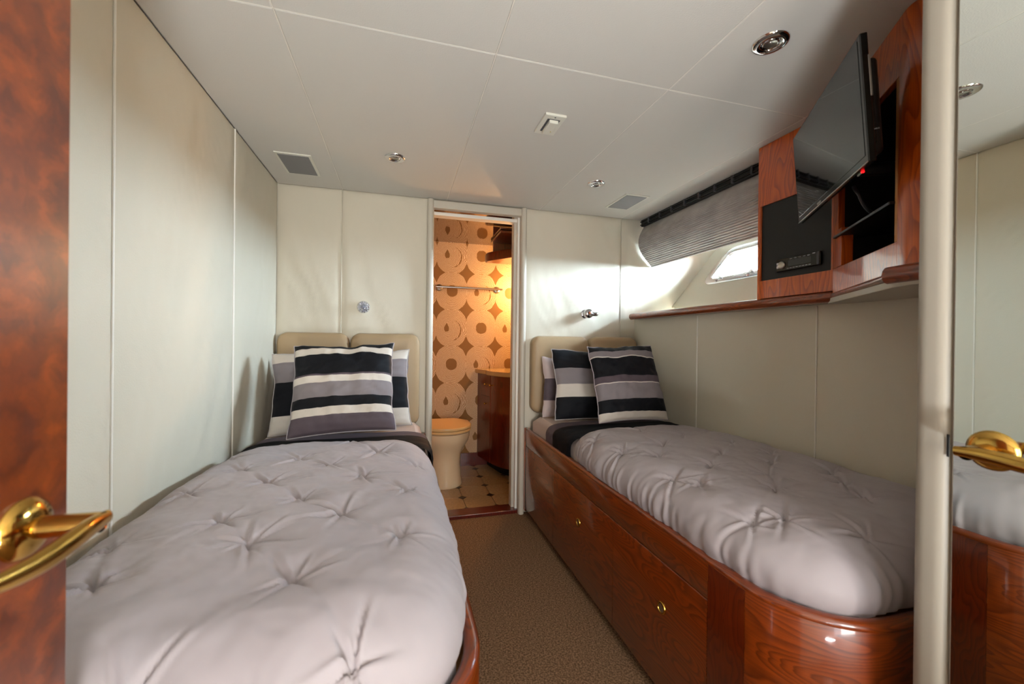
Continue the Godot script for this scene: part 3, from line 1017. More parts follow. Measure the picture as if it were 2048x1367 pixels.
# comforter with gathered stitches: pins = [[x, z]]
func comforter(cx: float, cz: float, hx: float, hz: float, y0: float, y1: float, pins: Array, seed_: int, wall_side: float, step: float, link: float) -> ArrayMesh:
	var nu := int(2.2 * hx / step)
	var nv := int(2.1 * hz / step)
	var pts := PackedVector3Array()
	var uvs := PackedVector2Array()
	pts.resize((nu + 1) * (nv + 1))
	uvs.resize((nu + 1) * (nv + 1))
	var nz := FastNoiseLite.new()
	nz.seed = seed_
	nz.frequency = 1.0
	nz.fractal_octaves = 3
	var rg := RandomNumberGenerator.new()
	rg.seed = seed_
	var ph := []
	for p in pins:
		var rays := []
		var n_ := 6
		var t0 := link + rg.randf() * 0.3 - 0.15
		for k in n_:
			var an := t0 + TAU * k / n_ + (rg.randf() - 0.5) * 0.45
			rays.append([Vector2(cos(an), sin(an)), 0.05 + 0.085 * rg.randf(), 0.45 + 0.6 * rg.randf(), (rg.randf() - 0.5) * 1.2])
		ph.append([p[0], p[1], rays, 0.85 + 0.3 * rg.randf()])
	# creases run between neighbouring stitches
	var cre := []
	for i in ph.size():
		for j in range(i + 1, ph.size()):
			var d := Vector2(ph[j][0] - ph[i][0], ph[j][1] - ph[i][1])
			if d.length() < 0.255:
				var a := Vector2(ph[i][0], ph[i][1])
				var s := 0.35 + 0.65 * rg.randf()
				var off := absf(sin(d.angle() - link))
				s *= 1.25 if off < 0.35 else (0.7 if rg.randf() < 0.5 else 0.12)
				cre.append([a, a + d, s, rg.randf() * 0.012 - 0.006])
	for i in nu + 1:
		var a := -1.0 + 2.0 * i / nu
		for j in nv + 1:
			var c := -1.0 + 2.0 * j / nv
			var o := dome_point(a, c, cx, cz, hx, hz, y0, y1, 0.13, 5.5)
			var d := nz.get_noise_2d(o.x * 3.0, o.z * 3.0) * 0.009 + nz.get_noise_2d(o.x * 9.0 + 31.0, o.z * 9.0) * 0.0035
			# puffed body: higher mid-bed
			d += 0.012 * (1.0 - a * a) * (1.0 - c * c)
			var q2 := Vector2(o.x, o.z)
			for p in ph:
				var dx: float = o.x - p[0]
				var dz: float = o.z - p[1]
				var r2 := dx * dx + dz * dz
				if r2 < 0.06:
					var r := sqrt(r2)
					d -= p[3] * (0.009 * exp(-r2 / 0.0030) + 0.006 * exp(-r / 0.012))
					if r < 0.13:
						for y in p[2]:
							var dr: Vector2 = y[0]
							var al := dx * dr.x + dz * dr.y
							if al > 0.0 and al < y[1]:
								var pe: float = dx * -dr.y + dz * dr.x - y[3] * al * al
								var wd := 0.0030 + 0.032 * al
								var fa: float = (1.0 - al / y[1]) * y[2] * smoothstep(0.0, 0.006, al)
								d -= 0.016 * fa * exp(-absf(pe) / wd)
								d += 0.009 * fa * exp(-pow((pe - wd * 2.2) / (wd * 1.2), 2.0))
			for k in cre:
				var e: Vector2 = k[1] - k[0]
				var el := e.length()
				var t: float = (q2 - k[0]).dot(e) / (el * el)
				if t > 0.0 and t < 1.0:
					var dd: float = (q2 - k[0] - e * t).dot(Vector2(-e.y, e.x) / el) + k[3] * sin(t * PI)
					if absf(dd) < 0.05:
						var sl: float = 0.0105 * k[2] * exp(-absf(dd) / 0.007) * (0.15 + 0.85 * pow(absf(2.0 * t - 1.0), 1.5))
						d -= sl
						d += 0.0050 * k[2] * exp(-pow((dd - 0.016) / 0.011, 2.0)) * absf(2.0 * t - 1.0)
			# gathers down the rolled sides
			var edge := maxf(absf(a), absf(c))
			if edge > 0.78:
				var w := smoothstep(0.78, 0.97, edge)
				var s := o.z if absf(a) > absf(c) else o.x
				d += w * (0.0075 * sin(s * 125.0 + 4.0 * nz.get_noise_2d(s * 4.0, 2.0) * 3.0) * (0.5 + nz.get_noise_2d(s * 2.5, 9.0)) + 0.007 * nz.get_noise_2d(s * 9.0, o.y * 6.0))
			var up := Vector3(0, 1, 0)
			if edge > 0.8:
				var side := Vector3(a / maxf(edge, 0.01) if absf(a) > 0.8 else 0.0, 0, c / maxf(edge, 0.01) if absf(c) > 0.8 else 0.0)
				up = (up + side * smoothstep(0.8, 1.0, edge) * 1.6).normalized()
			o += up * d
			if wall_side < 0: o.x = maxf(o.x, XL + 0.012)
			if wall_side > 0: o.x = minf(o.x, XR - 0.012)
			pts[i * (nv + 1) + j] = o
			uvs[i * (nv + 1) + j] = Vector2(o.x, o.z)
	var b := MB.new()
	grid(b, pts, uvs, nu + 1, nv + 1, true)
	return b.mesh()

# folded band of cloth lying across the bed
func band(cx: float, hx: float, y0: float, y1: float, z0: float, z1: float, seed_: int, rough := 0.004) -> ArrayMesh:
	var nu := 60
	var nv := 14
	var pts := PackedVector3Array()
	var uvs := PackedVector2Array()
	var nz := FastNoiseLite.new()
	nz.seed = seed_
	nz.frequency = 1.0
	for i in nu + 1:
		var t := PI * i / nu
		var x := cx - hx * signf(cos(t)) * pow(absf(cos(t)), 0.28)
		var y := y0 + (y1 - y0) * pow(maxf(sin(t), 0.0), 0.42)
		for j in nv + 1:
			var z := lerpf(z0, z1, float(j) / nv)
			var d := nz.get_noise_2d(x * 6.0 + y * 14.0, z * 16.0) * rough
			var e := minf(j, nv - j) / float(nv)
			d -= 0.008 * exp(-e / 0.06)
			var nn := Vector3((x - cx) / hx * (1.0 - sin(t)), maxf(sin(t), 0.15), 0).normalized()
			pts.append(Vector3(x, y, z) + nn * d)
			uvs.append(Vector2(x, z))
	var b := MB.new()
	grid(b, pts, uvs, nu + 1, nv + 1, true)
	return b.mesh()

# stuffed cushion, width w, height h, thickness d, in its own axes (faces +z, bottom edge at y = 0)
func cushion_mesh(w: float, h: float, d: float, seed_: int, pleats := 0.0) -> ArrayMesh:
	var n_ := 44
	var nz := FastNoiseLite.new()
	nz.seed = seed_
	nz.frequency = 1.0
	nz.fractal_octaves = 3
	var b := MB.new()
	for side in [1.0, -1.0]:
		var pts := PackedVector3Array()
		var uvs := PackedVector2Array()
		for i in n_ + 1:
			for j in n_ + 1:
				var u := -1.0 + 2.0 * i / n_
				var v := -1.0 + 2.0 * j / n_
				u = sin(u * PI / 2) * 0.35 + u * 0.65
				v = sin(v * PI / 2) * 0.35 + v * 0.65
				var f := pow(maxf(0.0, (1.0 - pow(absf(u), 2.6)) * (1.0 - pow(absf(v), 2.6))), 0.46)
				var pinch_x := 1.0 - 0.055 * (1.0 - pow(absf(v), 2.0)) * pow(absf(u), 3.0)
				var pinch_y := 1.0 - 0.055 * (1.0 - pow(absf(u), 2.0)) * pow(absf(v), 3.0)
				var z := f * d * 0.5
				z += f * (nz.get_noise_2d(u * 1.6, v * 1.6) * 0.016 + nz.get_noise_2d(u * 4.0 + 9.0, v * 5.0) * 0.005)
				# small gathers running in from the seam
				var rim := smoothstep(0.55, 0.98, maxf(absf(u), absf(v)))
				var s := u if absf(v) > absf(u) else v
				z += rim * f * 0.004 * sin(s * 26.0 + seed_) 
				if pleats > 0.0:
					z -= f * pleats * pow(absf(sin(v * 19.0)), 24.0)
				var px := u * w * 0.5 * pinch_x + nz.get_noise_2d(v * 1.1, 17.0 + u) * 0.010 * absf(u)
				var py := (v * pinch_y + 1.0) * h * 0.5 + nz.get_noise_2d(u * 1.1, 5.0 + v) * 0.016 * maxf(v, 0.0) 
				pts.append(Vector3(px, py, z * side))
				uvs.append(Vector2((u + 1) * 0.5, (1.0 - v) * 0.5))
		if side > 0:
			rim_loop = []
			for k in n_: rim_loop.append(pts[k * (n_ + 1)])
			for k in n_: rim_loop.append(pts[n_ * (n_ + 1) + k])
			for k in n_: rim_loop.append(pts[(n_ - k) * (n_ + 1) + n_])
			for k in n_: rim_loop.append(pts[n_ - k])
			rim_loop.append(pts[0])
		grid(b, pts, uvs, n_ + 1, n_ + 1, side < 0)
	return b.mesh()

func cushion(called: String, at: Vector3, w: float, h: float, d: float, lean: float, turn: float, roll: float, m: Material, seed_: int, label: String, category: String, pleats := 0.0, piping := Color(0, 0, 0, 0)) -> Node3D:
	var o := thing(called, at, label, category)
	o.basis = Basis(Vector3.UP, deg_to_rad(turn)) * Basis(Vector3.BACK, deg_to_rad(roll)) * Basis(Vector3.RIGHT, deg_to_rad(-lean))
	lpart(o, "cover", cushion_mesh(w, h, d, seed_, pleats), m)
	if piping.a > 0.0:
		var b := MB.new()
		tube(b, rim_loop, 0.0028, 0.0028, 6, Vector3.BACK, false)
		lpart(o, "piping", b.mesh(), mat(piping, 0.7))
	return o

func headboard(x0: float, xm: float, x1: float, y0: float, y1: float, label: String) -> void:
	var t := thing("headboard", Vector3((x0 + x1) / 2, y0, ZB), label, "headboard", "padded headboards")
	for s in [[x0, xm - 0.002], [xm + 0.002, x1]]:
		var b := MB.new()
		# rounded-corner pad, crowned front
		var w: float = s[1] - s[0]
		var cx: float = (s[0] + s[1]) / 2
		var cy := (y0 + y1) / 2
		var h := y1 - y0
		var rings := [[0.0, 0.004], [0.045, 0.0], [0.060, 0.004], [0.070, 0.014], [0.075, 0.03], [0.0775, 0.06], [0.079, 0.11]]
		var pts := PackedVector3Array()
		var uvs := PackedVector2Array()
		var m := 0
		for r in rings:
			var lp := rrect(cx, cy, w - 2 * r[1], h - 2 * r[1], maxf(0.055 - r[1], 0.012), 6)
			m = lp.size()
			for k in m + 1:
				pts.append(Vector3(lp[k % m].x, lp[k % m].y, ZB + r[0]))
				uvs.append(lp[k % m])
		for k in m + 1:
			pts.append(Vector3(cx, cy, ZB + 0.080))
			uvs.append(Vector2(cx, cy))
		grid(b, pts, uvs, rings.size() + 1, m + 1, true)
		part(t, "pad", b.mesh(), M.leather)

func beds() -> void:
	# frames
	berth(Vector3(-0.25, 0, -1.5), 0.150, XL + 0.004, -0.565, "red-brown wooden berth against the seamed left wall")
	berth(Vector3(1.17, 0, -1.5), 0.770, XR - 0.004, -0.565, "red-brown wooden berth with two drawers below the wooden shelf")
	# headboards
	headboard(-0.640, -0.272, 0.112, 0.60, 1.135, "tan vinyl two-pad headboard below the round crystal lamp")
	headboard(0.802, 1.196, 1.555, 0.645, 1.135, "tan vinyl two-pad headboard below the swivel reading lamp")
	# mattresses in cream sheets
	var mm := MB.new()
	prism(mm, mattress_plan(0.115, XL + 0.02, -0.64, 0.17), 0.50, 0.632, 0.035)
	solo("mattress", mm.mesh(), M.sheet, "cream sheeted mattress under the comforter by the toilet doorway", "mattress", "sheeted mattresses")
	mm = MB.new()
	prism(mm, mattress_plan(0.805, XR - 0.02, -0.64, 0.17), 0.50, 0.632, 0.035)
	solo("mattress", mm.mesh(), M.sheet, "cream sheeted mattress on the berth with brass drawer latches", "mattress", "sheeted mattresses")
	# comforters
	var lp := [[-0.335, -1.545], [-0.217, -1.424], [-0.107, -1.302], [0.024, -1.155], [-0.478, -1.449], [-0.360, -1.292], [-0.243, -1.140], [-0.129, -1.031], [0.007, -0.896], [-0.540, -1.265], [-0.385, -1.043], [-0.292, -0.925], [-0.177, -0.777], [-0.490, -0.836], [-0.327, -0.600], [-0.060, -0.610], [-0.183, -1.764], [-0.074, -1.569], [-0.461, -1.777], [0.06, -1.42], [-0.57, -1.62], [-0.56, -1.0]]
	var t := thing("comforter", Vector3(-0.25, 0.5, -1.3), "pale grey pintucked comforter on the bed nearest the burl wood door", "comforter", "grey pintucked comforters")
	part(t, "quilt", comforter(-0.260, -1.215, 0.394, 0.635, 0.545, 0.688, lp, 3, -1.0, 0.0042, deg_to_rad(53)), M.duvet)
	part(t, "navy_band", band(-0.25, 0.396, 0.545, 0.655, -1.98, -1.78, 61), M.navy, "black band across the comforter")
	part(t, "mauve_band", band(-0.25, 0.392, 0.545, 0.648, -2.10, -1.96, 62), M.mauve, "dark mauve band across the comforter")
	var rp := [[0.845, -0.80], [0.888, -1.031], [1.040, -1.156], [1.177, -1.258], [1.351, -1.390], [0.913, -0.773], [1.053, -0.921], [1.140, -1.023], [1.287, -1.140], [1.392, -1.237], [1.238, -0.806], [1.298, -0.905], [1.391, -1.010], [1.017, -0.660], [0.933, -1.301], [0.845, -1.10], [0.850, -1.411], [1.135, -1.719], [0.84, -1.629], [1.06, -1.45], [1.25, -1.56], [1.42, -1.62]]
	t = thing("comforter", Vector3(1.17, 0.5, -1.3), "pale grey pintucked comforter on the bed below the television", "comforter", "grey pintucked comforters")
	part(t, "quilt", comforter(1.166, -1.225, 0.394, 0.640, 0.548, 0.682, rp, 8, 1.0, 0.0044, deg_to_rad(137)), M.duvet)
	part(t, "navy_band", band(1.168, 0.386, 0.545, 0.655, -2.02, -1.78, 63), M.navy, "black band across the comforter")
	part(t, "mauve_band", band(1.168, 0.382, 0.545, 0.648, -2.13, -2.00, 64), M.mauve, "dark mauve band across the comforter")
	# cushions
	var W := Color(0.80, 0.765, 0.725)
	var G := Color(0.50, 0.47, 0.475)
	var N := Color(0.028, 0.032, 0.062)
	var V := Color(0.33, 0.29, 0.31)
	var P := Color(0.72, 0.655, 0.64)
	cushion("pillow", Vector3(-0.285, 0.635, -2.300), 0.69, 0.37, 0.10, 7, 0, 1.5, stripes([[1.0, V.lerp(P, 0.45)]]), 7, "plain mauve pillow against the headboard behind the white-topped sham", "pillow")
	cushion("pillow_sham", Vector3(-0.265, 0.650, -2.140), 0.66, 0.40, 0.12, 15, 0, 2.5, stripes([[0.13, W], [0.25, G], [0.40, N], [0.22, W]]), 12, "wide pillow sham with white, grey and black bands behind the square cushion", "pillow", 0.0, Color(0.70, 0.67, 0.66))
	cushion("square_cushion", Vector3(-0.234, 0.690, -1.865), 0.44, 0.43, 0.13, 27, 0, 2.5, stripes([[0.075, N], [0.075, W], [0.235, N], [0.02, V], [0.075, W], [0.16, G], [0.10, N], [0.085, W], [0.175, V]]), 5, "square cushion with black top edge and dark mauve bottom band", "cushion", 0.004, Color(0.62, 0.59, 0.60))
	cushion("pillow", Vector3(1.17, 0.635, -2.305), 0.68, 0.365, 0.10, 7, 0, -1.0, stripes([[0.36, P], [0.36, V], [0.28, P]]), 17, "pale pink and mauve banded pillow against the headboard", "pillow")
	cushion("pillow_sham", Vector3(1.19, 0.645, -2.135), 0.68, 0.42, 0.12, 16, 0, -2.0, stripes([[0.30, N], [0.22, G], [0.18, W], [0.30, N]]), 23, "wide pillow sham with black, grey and cream bands leaning beside the shelf", "pillow", 0.0, Color(0.70, 0.67, 0.66))
	cushion("square_cushion", Vector3(1.178, 0.690, -1.85), 0.39, 0.425, 0.13, 24, -3, 0.5, stripes([[0.10, N], [0.085, G], [0.015, W], [0.25, N], [0.085, V], [0.012, W], [0.20, G], [0.155, N], [0.10, W]]), 29, "square cushion with black top edge and cream bottom band", "cushion", 0.004, Color(0.62, 0.59, 0.60))

# ------------------------------------------------------------------ right-hand furniture
func shelf_and_tv() -> void:
	# shelf
	var t := thing("shelf", Vector3(1.52, 1.255, -1.8), "long red-brown wooden shelf edge below the porthole", "shelf")
	var b := MB.new()
	tube(b, [Vector3(1.508, 1.275, -2.425), Vector3(1.508, 1.275, -1.9), Vector3(1.508, 1.275, -1.10)], 0.018, 0.021, 14)
	part(t, "bullnose", b.mesh(), M.trim_wood)
	part(t, "board", box(Vector3(1.51, 1.256, -2.43), Vector3(1.585, 1.294, -1.08), 0.004), M.trim_wood)
	# pleated shade with its track
	t = thing("window_shade", Vector3(1.63, 1.637, -1.9), "grey pleated window shade hanging from a black ceiling track", "window shade")
	b = MB.new()
	var prof := PackedVector2Array()
	var kk := 26
	for i in kk * 6 + 1:
		var q := float(i) / (kk * 6)
		# bows into the cabin, then tucks out at the foot
		var y := lerpf(1.908, 1.637, q)
		var x := 1.630 - 0.055 * sin(q * PI) + 0.060 * q * q
		var pl := absf(sin(float(i) / 6.0 * PI)) * 0.0052 * smoothstep(0.0, 0.45, q)
		prof.append(Vector2(x - pl, y - pl * 0.3))
	var pts := PackedVector3Array()
	var uvs := PackedVector2Array()
	for i in prof.size():
		for j in 3:
			var z: float = [ZB + 0.012, -1.9, -1.418][j]
			pts.append(Vector3(prof[i].x, prof[i].y, z))
			uvs.append(Vector2(z, prof[i].y * 4.0))
	grid(b, pts, uvs, prof.size(), 3, true)
	part(t, "pleated_fabric", b.mesh(), M.shade)
	b = MB.new()
	rbox(b, Vector3(prof[-1].x - 0.004, 1.628, ZB + 0.012), Vector3(prof[-1].x + 0.012, 1.640, -1.418), 0.003)
	part(t, "bottom_bar", b.mesh(), M.shade)
	part(t, "track", box(Vector3(1.606, 1.903, ZB + 0.008), Vector3(1.66, 1.949, -1.418), 0.003), M.black)
	for k in 2:
		part(t, "track_rail", box(Vector3(1.597, 1.909 + k * 0.022, ZB + 0.01), Vector3(1.606, 1.915 + k * 0.022, -1.42), 0.001), M.black_gloss)
	for k in 8:
		part(t, "track_clip", box(Vector3(1.595, 1.906, -2.38 + k * 0.118), Vector3(1.607, 1.944, -2.368 + k * 0.118), 0.001), M.dark_grey)
	# television cabinet: side with the stereo, diagonal open face, rounded column
	t = thing("tv_cabinet", Vector3(1.45, 1.25, -1.0), "red-brown wooden corner cabinet holding the television and stereo", "cabinet")
	var A := Vector2(1.497, -1.412)
	var B := Vector2(1.491, -1.090)
	var C := Vector2(1.237, -0.744)
	var dd := (C - B).normalized()
	var nn := Vector2(-0.807, -0.590)
	# side face as a frame round the black panel
	var fx := 1.515
	part(t, "side_panel", box(Vector3(1.495, 1.295, A.y), Vector3(fx, 1.371, B.y), 0.001), M.wood_v)
	part(t, "side_panel", box(Vector3(1.495, 1.692, A.y), Vector3(fx, 1.949, B.y), 0.001), M.wood_v)
	part(t, "side_panel", box(Vector3(1.495, 1.371, A.y), Vector3(fx, 1.692, -1.398), 0.001), M.wood_v)
	part(t, "side_panel", box(Vector3(1.495, 1.371, -1.100), Vector3(fx, 1.692, B.y), 0.001), M.wood_v)
	part(t, "end_panel", box(Vector3(1.497, 1.275, A.y - 0.002), Vector3(2.45, 1.949, A.y + 0.016), 0.001), M.wood_v)
	part(t, "black_panel", box(Vector3(1.5015, 1.369, -1.400), Vector3(1.513, 1.694, -1.098), 0.001), M.black_matte)
	# diagonal face boards
	var bas := Basis(Vector3(dd.x, 0, dd.y), Vector3.UP, Vector3(nn.x, 0, nn.y))
	var xf := Transform3D(bas, Vector3(B.x, 0, B.y))
	var L := B.distance_to(C)
	var face := func(s0: float, s1: float, y0: float, y1: float, d0: float, d1: float, m: Material, called: String) -> void:
		var q := MB.new()
		rbox(q, Vector3(s0, y0, d0), Vector3(s1, y1, d1), 0.002, 1, xf)
		part(t, called, q.mesh(), m)
	face.call(0.0, L, 1.797, 1.949, -0.018, 0.0, M.wood_v, "face_board")
	face.call(0.0, L, 1.285, 1.371, -0.018, 0.0, M.wood_v, "face_board")
	face.call(-0.004, 0.042, 1.371, 1.797, -0.02, 0.0, M.wood_v, "stile")
	face.call(0.044, 0.083, 1.371, 1.50, -0.03, 0.004, M.wood_v, "stile")
	face.call(0.412, L + 0.004, 1.371, 1.797, -0.018, -0.001, M.ply, "raw_edge")
	# niche lining
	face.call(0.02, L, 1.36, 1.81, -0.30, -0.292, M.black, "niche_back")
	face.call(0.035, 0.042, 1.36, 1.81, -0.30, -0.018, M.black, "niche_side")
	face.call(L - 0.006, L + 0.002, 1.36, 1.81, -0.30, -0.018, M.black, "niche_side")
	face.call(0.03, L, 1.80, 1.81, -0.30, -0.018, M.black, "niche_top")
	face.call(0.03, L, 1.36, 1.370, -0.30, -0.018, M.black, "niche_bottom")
	face.call(0.035, 0.416, 1.472, 1.480, -0.28, 0.012, M.black, "deck_plate")
	face.call(0.036, 0.415, 1.474, 1.479, 0.0121, 0.0127, M.dark_grey, "plate_edge")
	# column with rounded inner edge
	var col := PackedVector2Array()
	col.append(C + Vector2(0.03, 0.015))
	col.append(C)
	for k in 7:
		var q := k / 6.0
		col.append(C.bezier_interpolate(C + dd * 0.03, Vector2(1.212, -0.715), Vector2(1.212, -0.68), q))
	col.append(Vector2(1.212, -0.452))
	col.append(Vector2(1.27, -0.452))
	col.append(Vector2(1.27, -0.70))
	part(t, "column", prism_mesh(col, 1.27, 1.949, 0.001), M.wood_v)
	b = MB.new()
	tube(b, [Vector3(1.222, 1.283, -0.755), Vector3(1.208, 1.282, -0.70), Vector3(1.206, 1.282, -0.452)], 0.016, 0.022, 12)
	part(t, "base_rail", b.mesh(), M.trim_wood)
	b = MB.new()
	tube(b, [Vector3(B.x + 0.012, 1.279, B.y), Vector3(C.x - 0.004, 1.281, C.y - 0.004)], 0.012, 0.011, 10)
	part(t, "base_trim", b.mesh(), M.trim_wood)
	# underside
	var sof := PackedVector2Array([Vector2(1.572, -1.12), B + Vector2(0.018, -0.03), C + Vector2(-0.005, -0.005), Vector2(1.212, -0.70), Vector2(1.212, -0.452), Vector2(1.60, -0.452), Vector2(1.60, -1.12)])
	part(t, "underside", prism_mesh(sof, 1.252, 1.270, 0.002), M.cream)
	# stereo in the black panel
	var s := thing("car_stereo", Vector3(1.50, 1.424, -1.225), "black car stereo set in the dark panel below the television", "stereo")
	part(s, "faceplate", box(Vector3(1.489, 1.396, -1.317), Vector3(1.5014, 1.448, -1.134), 0.004, 2), M.black_gloss)
	part(s, "display", box(Vector3(1.4882, 1.412, -1.262), Vector3(1.490, 1.436, -1.168), 0.0005), M.display)
	var kb := MB.new()
	lathe(kb, [Vector2(0.0, 0.007), Vector2(0.012, 0.007), Vector2(0.0155, 0.004), Vector2(0.016, 0.0)], 24, Transform3D(Basis(Vector3(0, 0, 1), deg_to_rad(90)), Vector3(1.489, 1.421, -1.289)))
	part(s, "dial", kb.mesh(), M.brushed)
	for k in 2:
		part(s, "button", box(Vector3(1.4875, 1.409 + k * 0.013, -1.3125), Vector3(1.490, 1.420 + k * 0.013, -1.297), 0.001), M.print_white)
	for k in 8:
		part(s, "key_mark", box(Vector3(1.4884, 1.4035, -1.268 + k * 0.0128), Vector3(1.4893, 1.4055, -1.259 + k * 0.0128), 0.0002), M.print_white)
	for k in 5:
		part(s, "key_mark", box(Vector3(1.4884, 1.4395, -1.255 + k * 0.018), Vector3(1.4893, 1.4410, -1.245 + k * 0.018), 0.0002), M.print_white)
	part(s, "eject_key", box(Vector3(1.4880, 1.4425, -1.163), Vector3(1.4893, 1.4450, -1.153), 0.0003), M.print_white)
	part(s, "side_grip", box(Vector3(1.484, 1.398, -1.144), Vector3(1.490, 1.446, -1.135), 0.002, 2), M.dark_grey)
	# television on a bracket, parallel to the diagonal face
	var P := Vector3(1.230, 1.696, -0.929)
	t = thing("television", P, "small black flat television tilted out from the corner cabinet", "television")
	t.basis = bas * Basis(Vector3.RIGHT, deg_to_rad(4.0))
	lpart(t, "bezel", box(Vector3(-0.272, -0.156, -0.012), Vector3(0.272, 0.156, 0.004), 0.003, 2), M.black_gloss)
	lpart(t, "screen", box(Vector3(-0.258, -0.136, 0.0035), Vector3(0.258, 0.146, 0.005), 0.0005), M.screen)
	lpart(t, "lower_trim", box(Vector3(-0.270, -0.156, -0.004), Vector3(0.270, -0.1525, 0.0055), 0.001), M.brushed)
	lpart(t, "badge", box(Vector3(-0.075, -0.150, 0.004), Vector3(-0.045, -0.144, 0.0052), 0.0003), M.brushed)
	var back := lpart(t, "rear_housing", box(Vector3(-0.235, -0.125, -0.045), Vector3(0.235, 0.115, -0.011), 0.012, 2), M.black)
	lpart(back, "control_panel", box(Vector3(0.190, -0.10, -0.030), Vector3(0.2375, 0.02, -0.012), 0.002), M.black_gloss)
	lpart(t, "side_strip", box(Vector3(0.2705, 0.0, -0.0135), Vector3(0.2735, 0.10, -0.009), 0.0008), M.brushed)
	lpart(t, "standby_light", box(Vector3(0.205, -0.1605, -0.011), Vector3(0.211, -0.1555, -0.005), 0.001), M.led)
	lpart(t, "standby_bar", box(Vector3(0.180, -0.1595, -0.010), Vector3(0.202, -0.1555, -0.006), 0.001), M.brushed)
	for w in [["VOL", -0.030, 0.011], ["CH", -0.048, 0.011], ["MUTE SOURCE", -0.067, 0.011]]:
		var tm := TextMesh.new()
		tm.text = w[0]
		tm.font_size = 32
		tm.pixel_size = 0.00013
		tm.depth = 0.0004
		lpart(back, "lettering", tm, M.print_white, Transform3D(Basis(Vector3.UP, PI / 2), Vector3(0.2382, w[1], -0.021)))
	t = thing("tv_bracket", Vector3(1.33, 1.62, -0.83), "black swivel wall bracket behind the television", "bracket")
	var ctr := xf * Vector3(0.21, 1.62, 0)
	b = MB.new()
	rbox(b, Vector3(0.13, 1.55, -0.29), Vector3(0.29, 1.69, -0.275), 0.003, 1, xf)
	part(t, "wall_plate", b.mesh(), M.black)
	b = MB.new()
	tube(b, [xf * Vector3(0.21, 1.62, -0.28), xf * Vector3(0.25, 1.62, -0.13), xf * Vector3(0.22, 1.64, 0.05)], 0.013, 0.02, 8)
	part(t, "arm", b.mesh(), M.black)
	# cable that hangs out to the deck
	b = MB.new()
	var cab := []
	for k in 15:
		var q := k / 14.0
		cab.append(xf * Vector3(0.25 + 0.03 * sin(q * 5.0), lerpf(1.58, 1.487, pow(q, 0.8)), 0.03 - 0.09 * q + 0.03 * sin(q * PI)))
	tube(b, cab, 0.005, 0.005, 8)
	solo("tv_cable", b.mesh(), M.dark_grey, "grey cable hanging from the television onto the black shelf plate", "cable")

# ------------------------------------------------------------------ doors
func handle(parent: Node3D, at: Vector3, out: Vector3) -> void:
	# rosette on the door, neck standing out, lever running towards the hinge (+z)
	var side := out.normalized()
	var xf := Transform3D(Basis(Vector3(0, 0, 1), side, Vector3(0, 0, 1).cross(side)), at)
	var h := Node3D.new()
	h.name = "lever_handle"
	parent.add_child(h)
	h.position = at - parent.global_position
	var inv := Transform3D(xf.basis, Vector3.ZERO)
	var b := MB.new()
	lathe(b, [Vector2(0.0, 0.013), Vector2(0.014, 0.0125), Vector2(0.024, 0.009), Vector2(0.030, 0.004), Vector2(0.031, 0.0)], 36, inv)
	lpart(h, "rosette", b.mesh(), M.brass)
	b = MB.new()
	lathe(b, [Vector2(0.0115, 0.0), Vector2(0.011, 0.03), Vector2(0.0105, 0.064)], 20, inv)
	lpart(h, "neck", b.mesh(), M.brass)
	b = MB.new()
	var pts := []
	var tp := []
	for k in 17:
		var q := k / 16.0
		pts.append(side * (0.060 + 0.006 * sin(q * PI)) + Vector3(0, 0.002 * sin(q * 6.0), -0.014 + 0.128 * q))
		tp.append(0.75 + 0.35 * sin(q * PI))
	tube(b, pts, 0.0065, 0.0100, 14, Vector3.UP, true, tp)
	lpart(h, "lever", b.mesh(), M.brass)

func doors() -> void:
	var t := thing("door_1", Vector3(-0.38, 0, -0.2), "glossy burl wood cabin door standing open with brass lever", "door", "", "structure")
	part(t, "leaf", box(Vector3(-0.402, 0.02, -0.576), Vector3(-0.362, 1.93, 0.16), 0.002, 1), M.burl)
	handle(t, Vector3(-0.362, 0.908, -0.520), Vector3.RIGHT)
	t = thing("door_2", Vector3(0.91, 0, -0.1), "full-height mirrored closet door with cream rounded edge and brass lever", "door", "", "structure")
	part(t, "leaf", box(Vector3(0.894, 0.02, -0.455), Vector3(0.93, 1.94, 0.45), 0.001), M.cream)
	part(t, "mirror", box(Vector3(XM, 0.025, -0.452), Vector3(0.8945, 1.935, 0.445), 0.0008), M.mirror)
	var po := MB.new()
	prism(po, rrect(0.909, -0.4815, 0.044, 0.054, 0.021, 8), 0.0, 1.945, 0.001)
	part(t, "rounded_edge", po.mesh(), M.cream_shaded)
	part(t, "latch_plate", box(Vector3(0.8866, 0.916, -0.4590), Vector3(0.8885, 0.954, -0.4550), 0.0009, 2), M.black)
	handle(t, Vector3(XM, 0.940, -0.405), Vector3.LEFT)

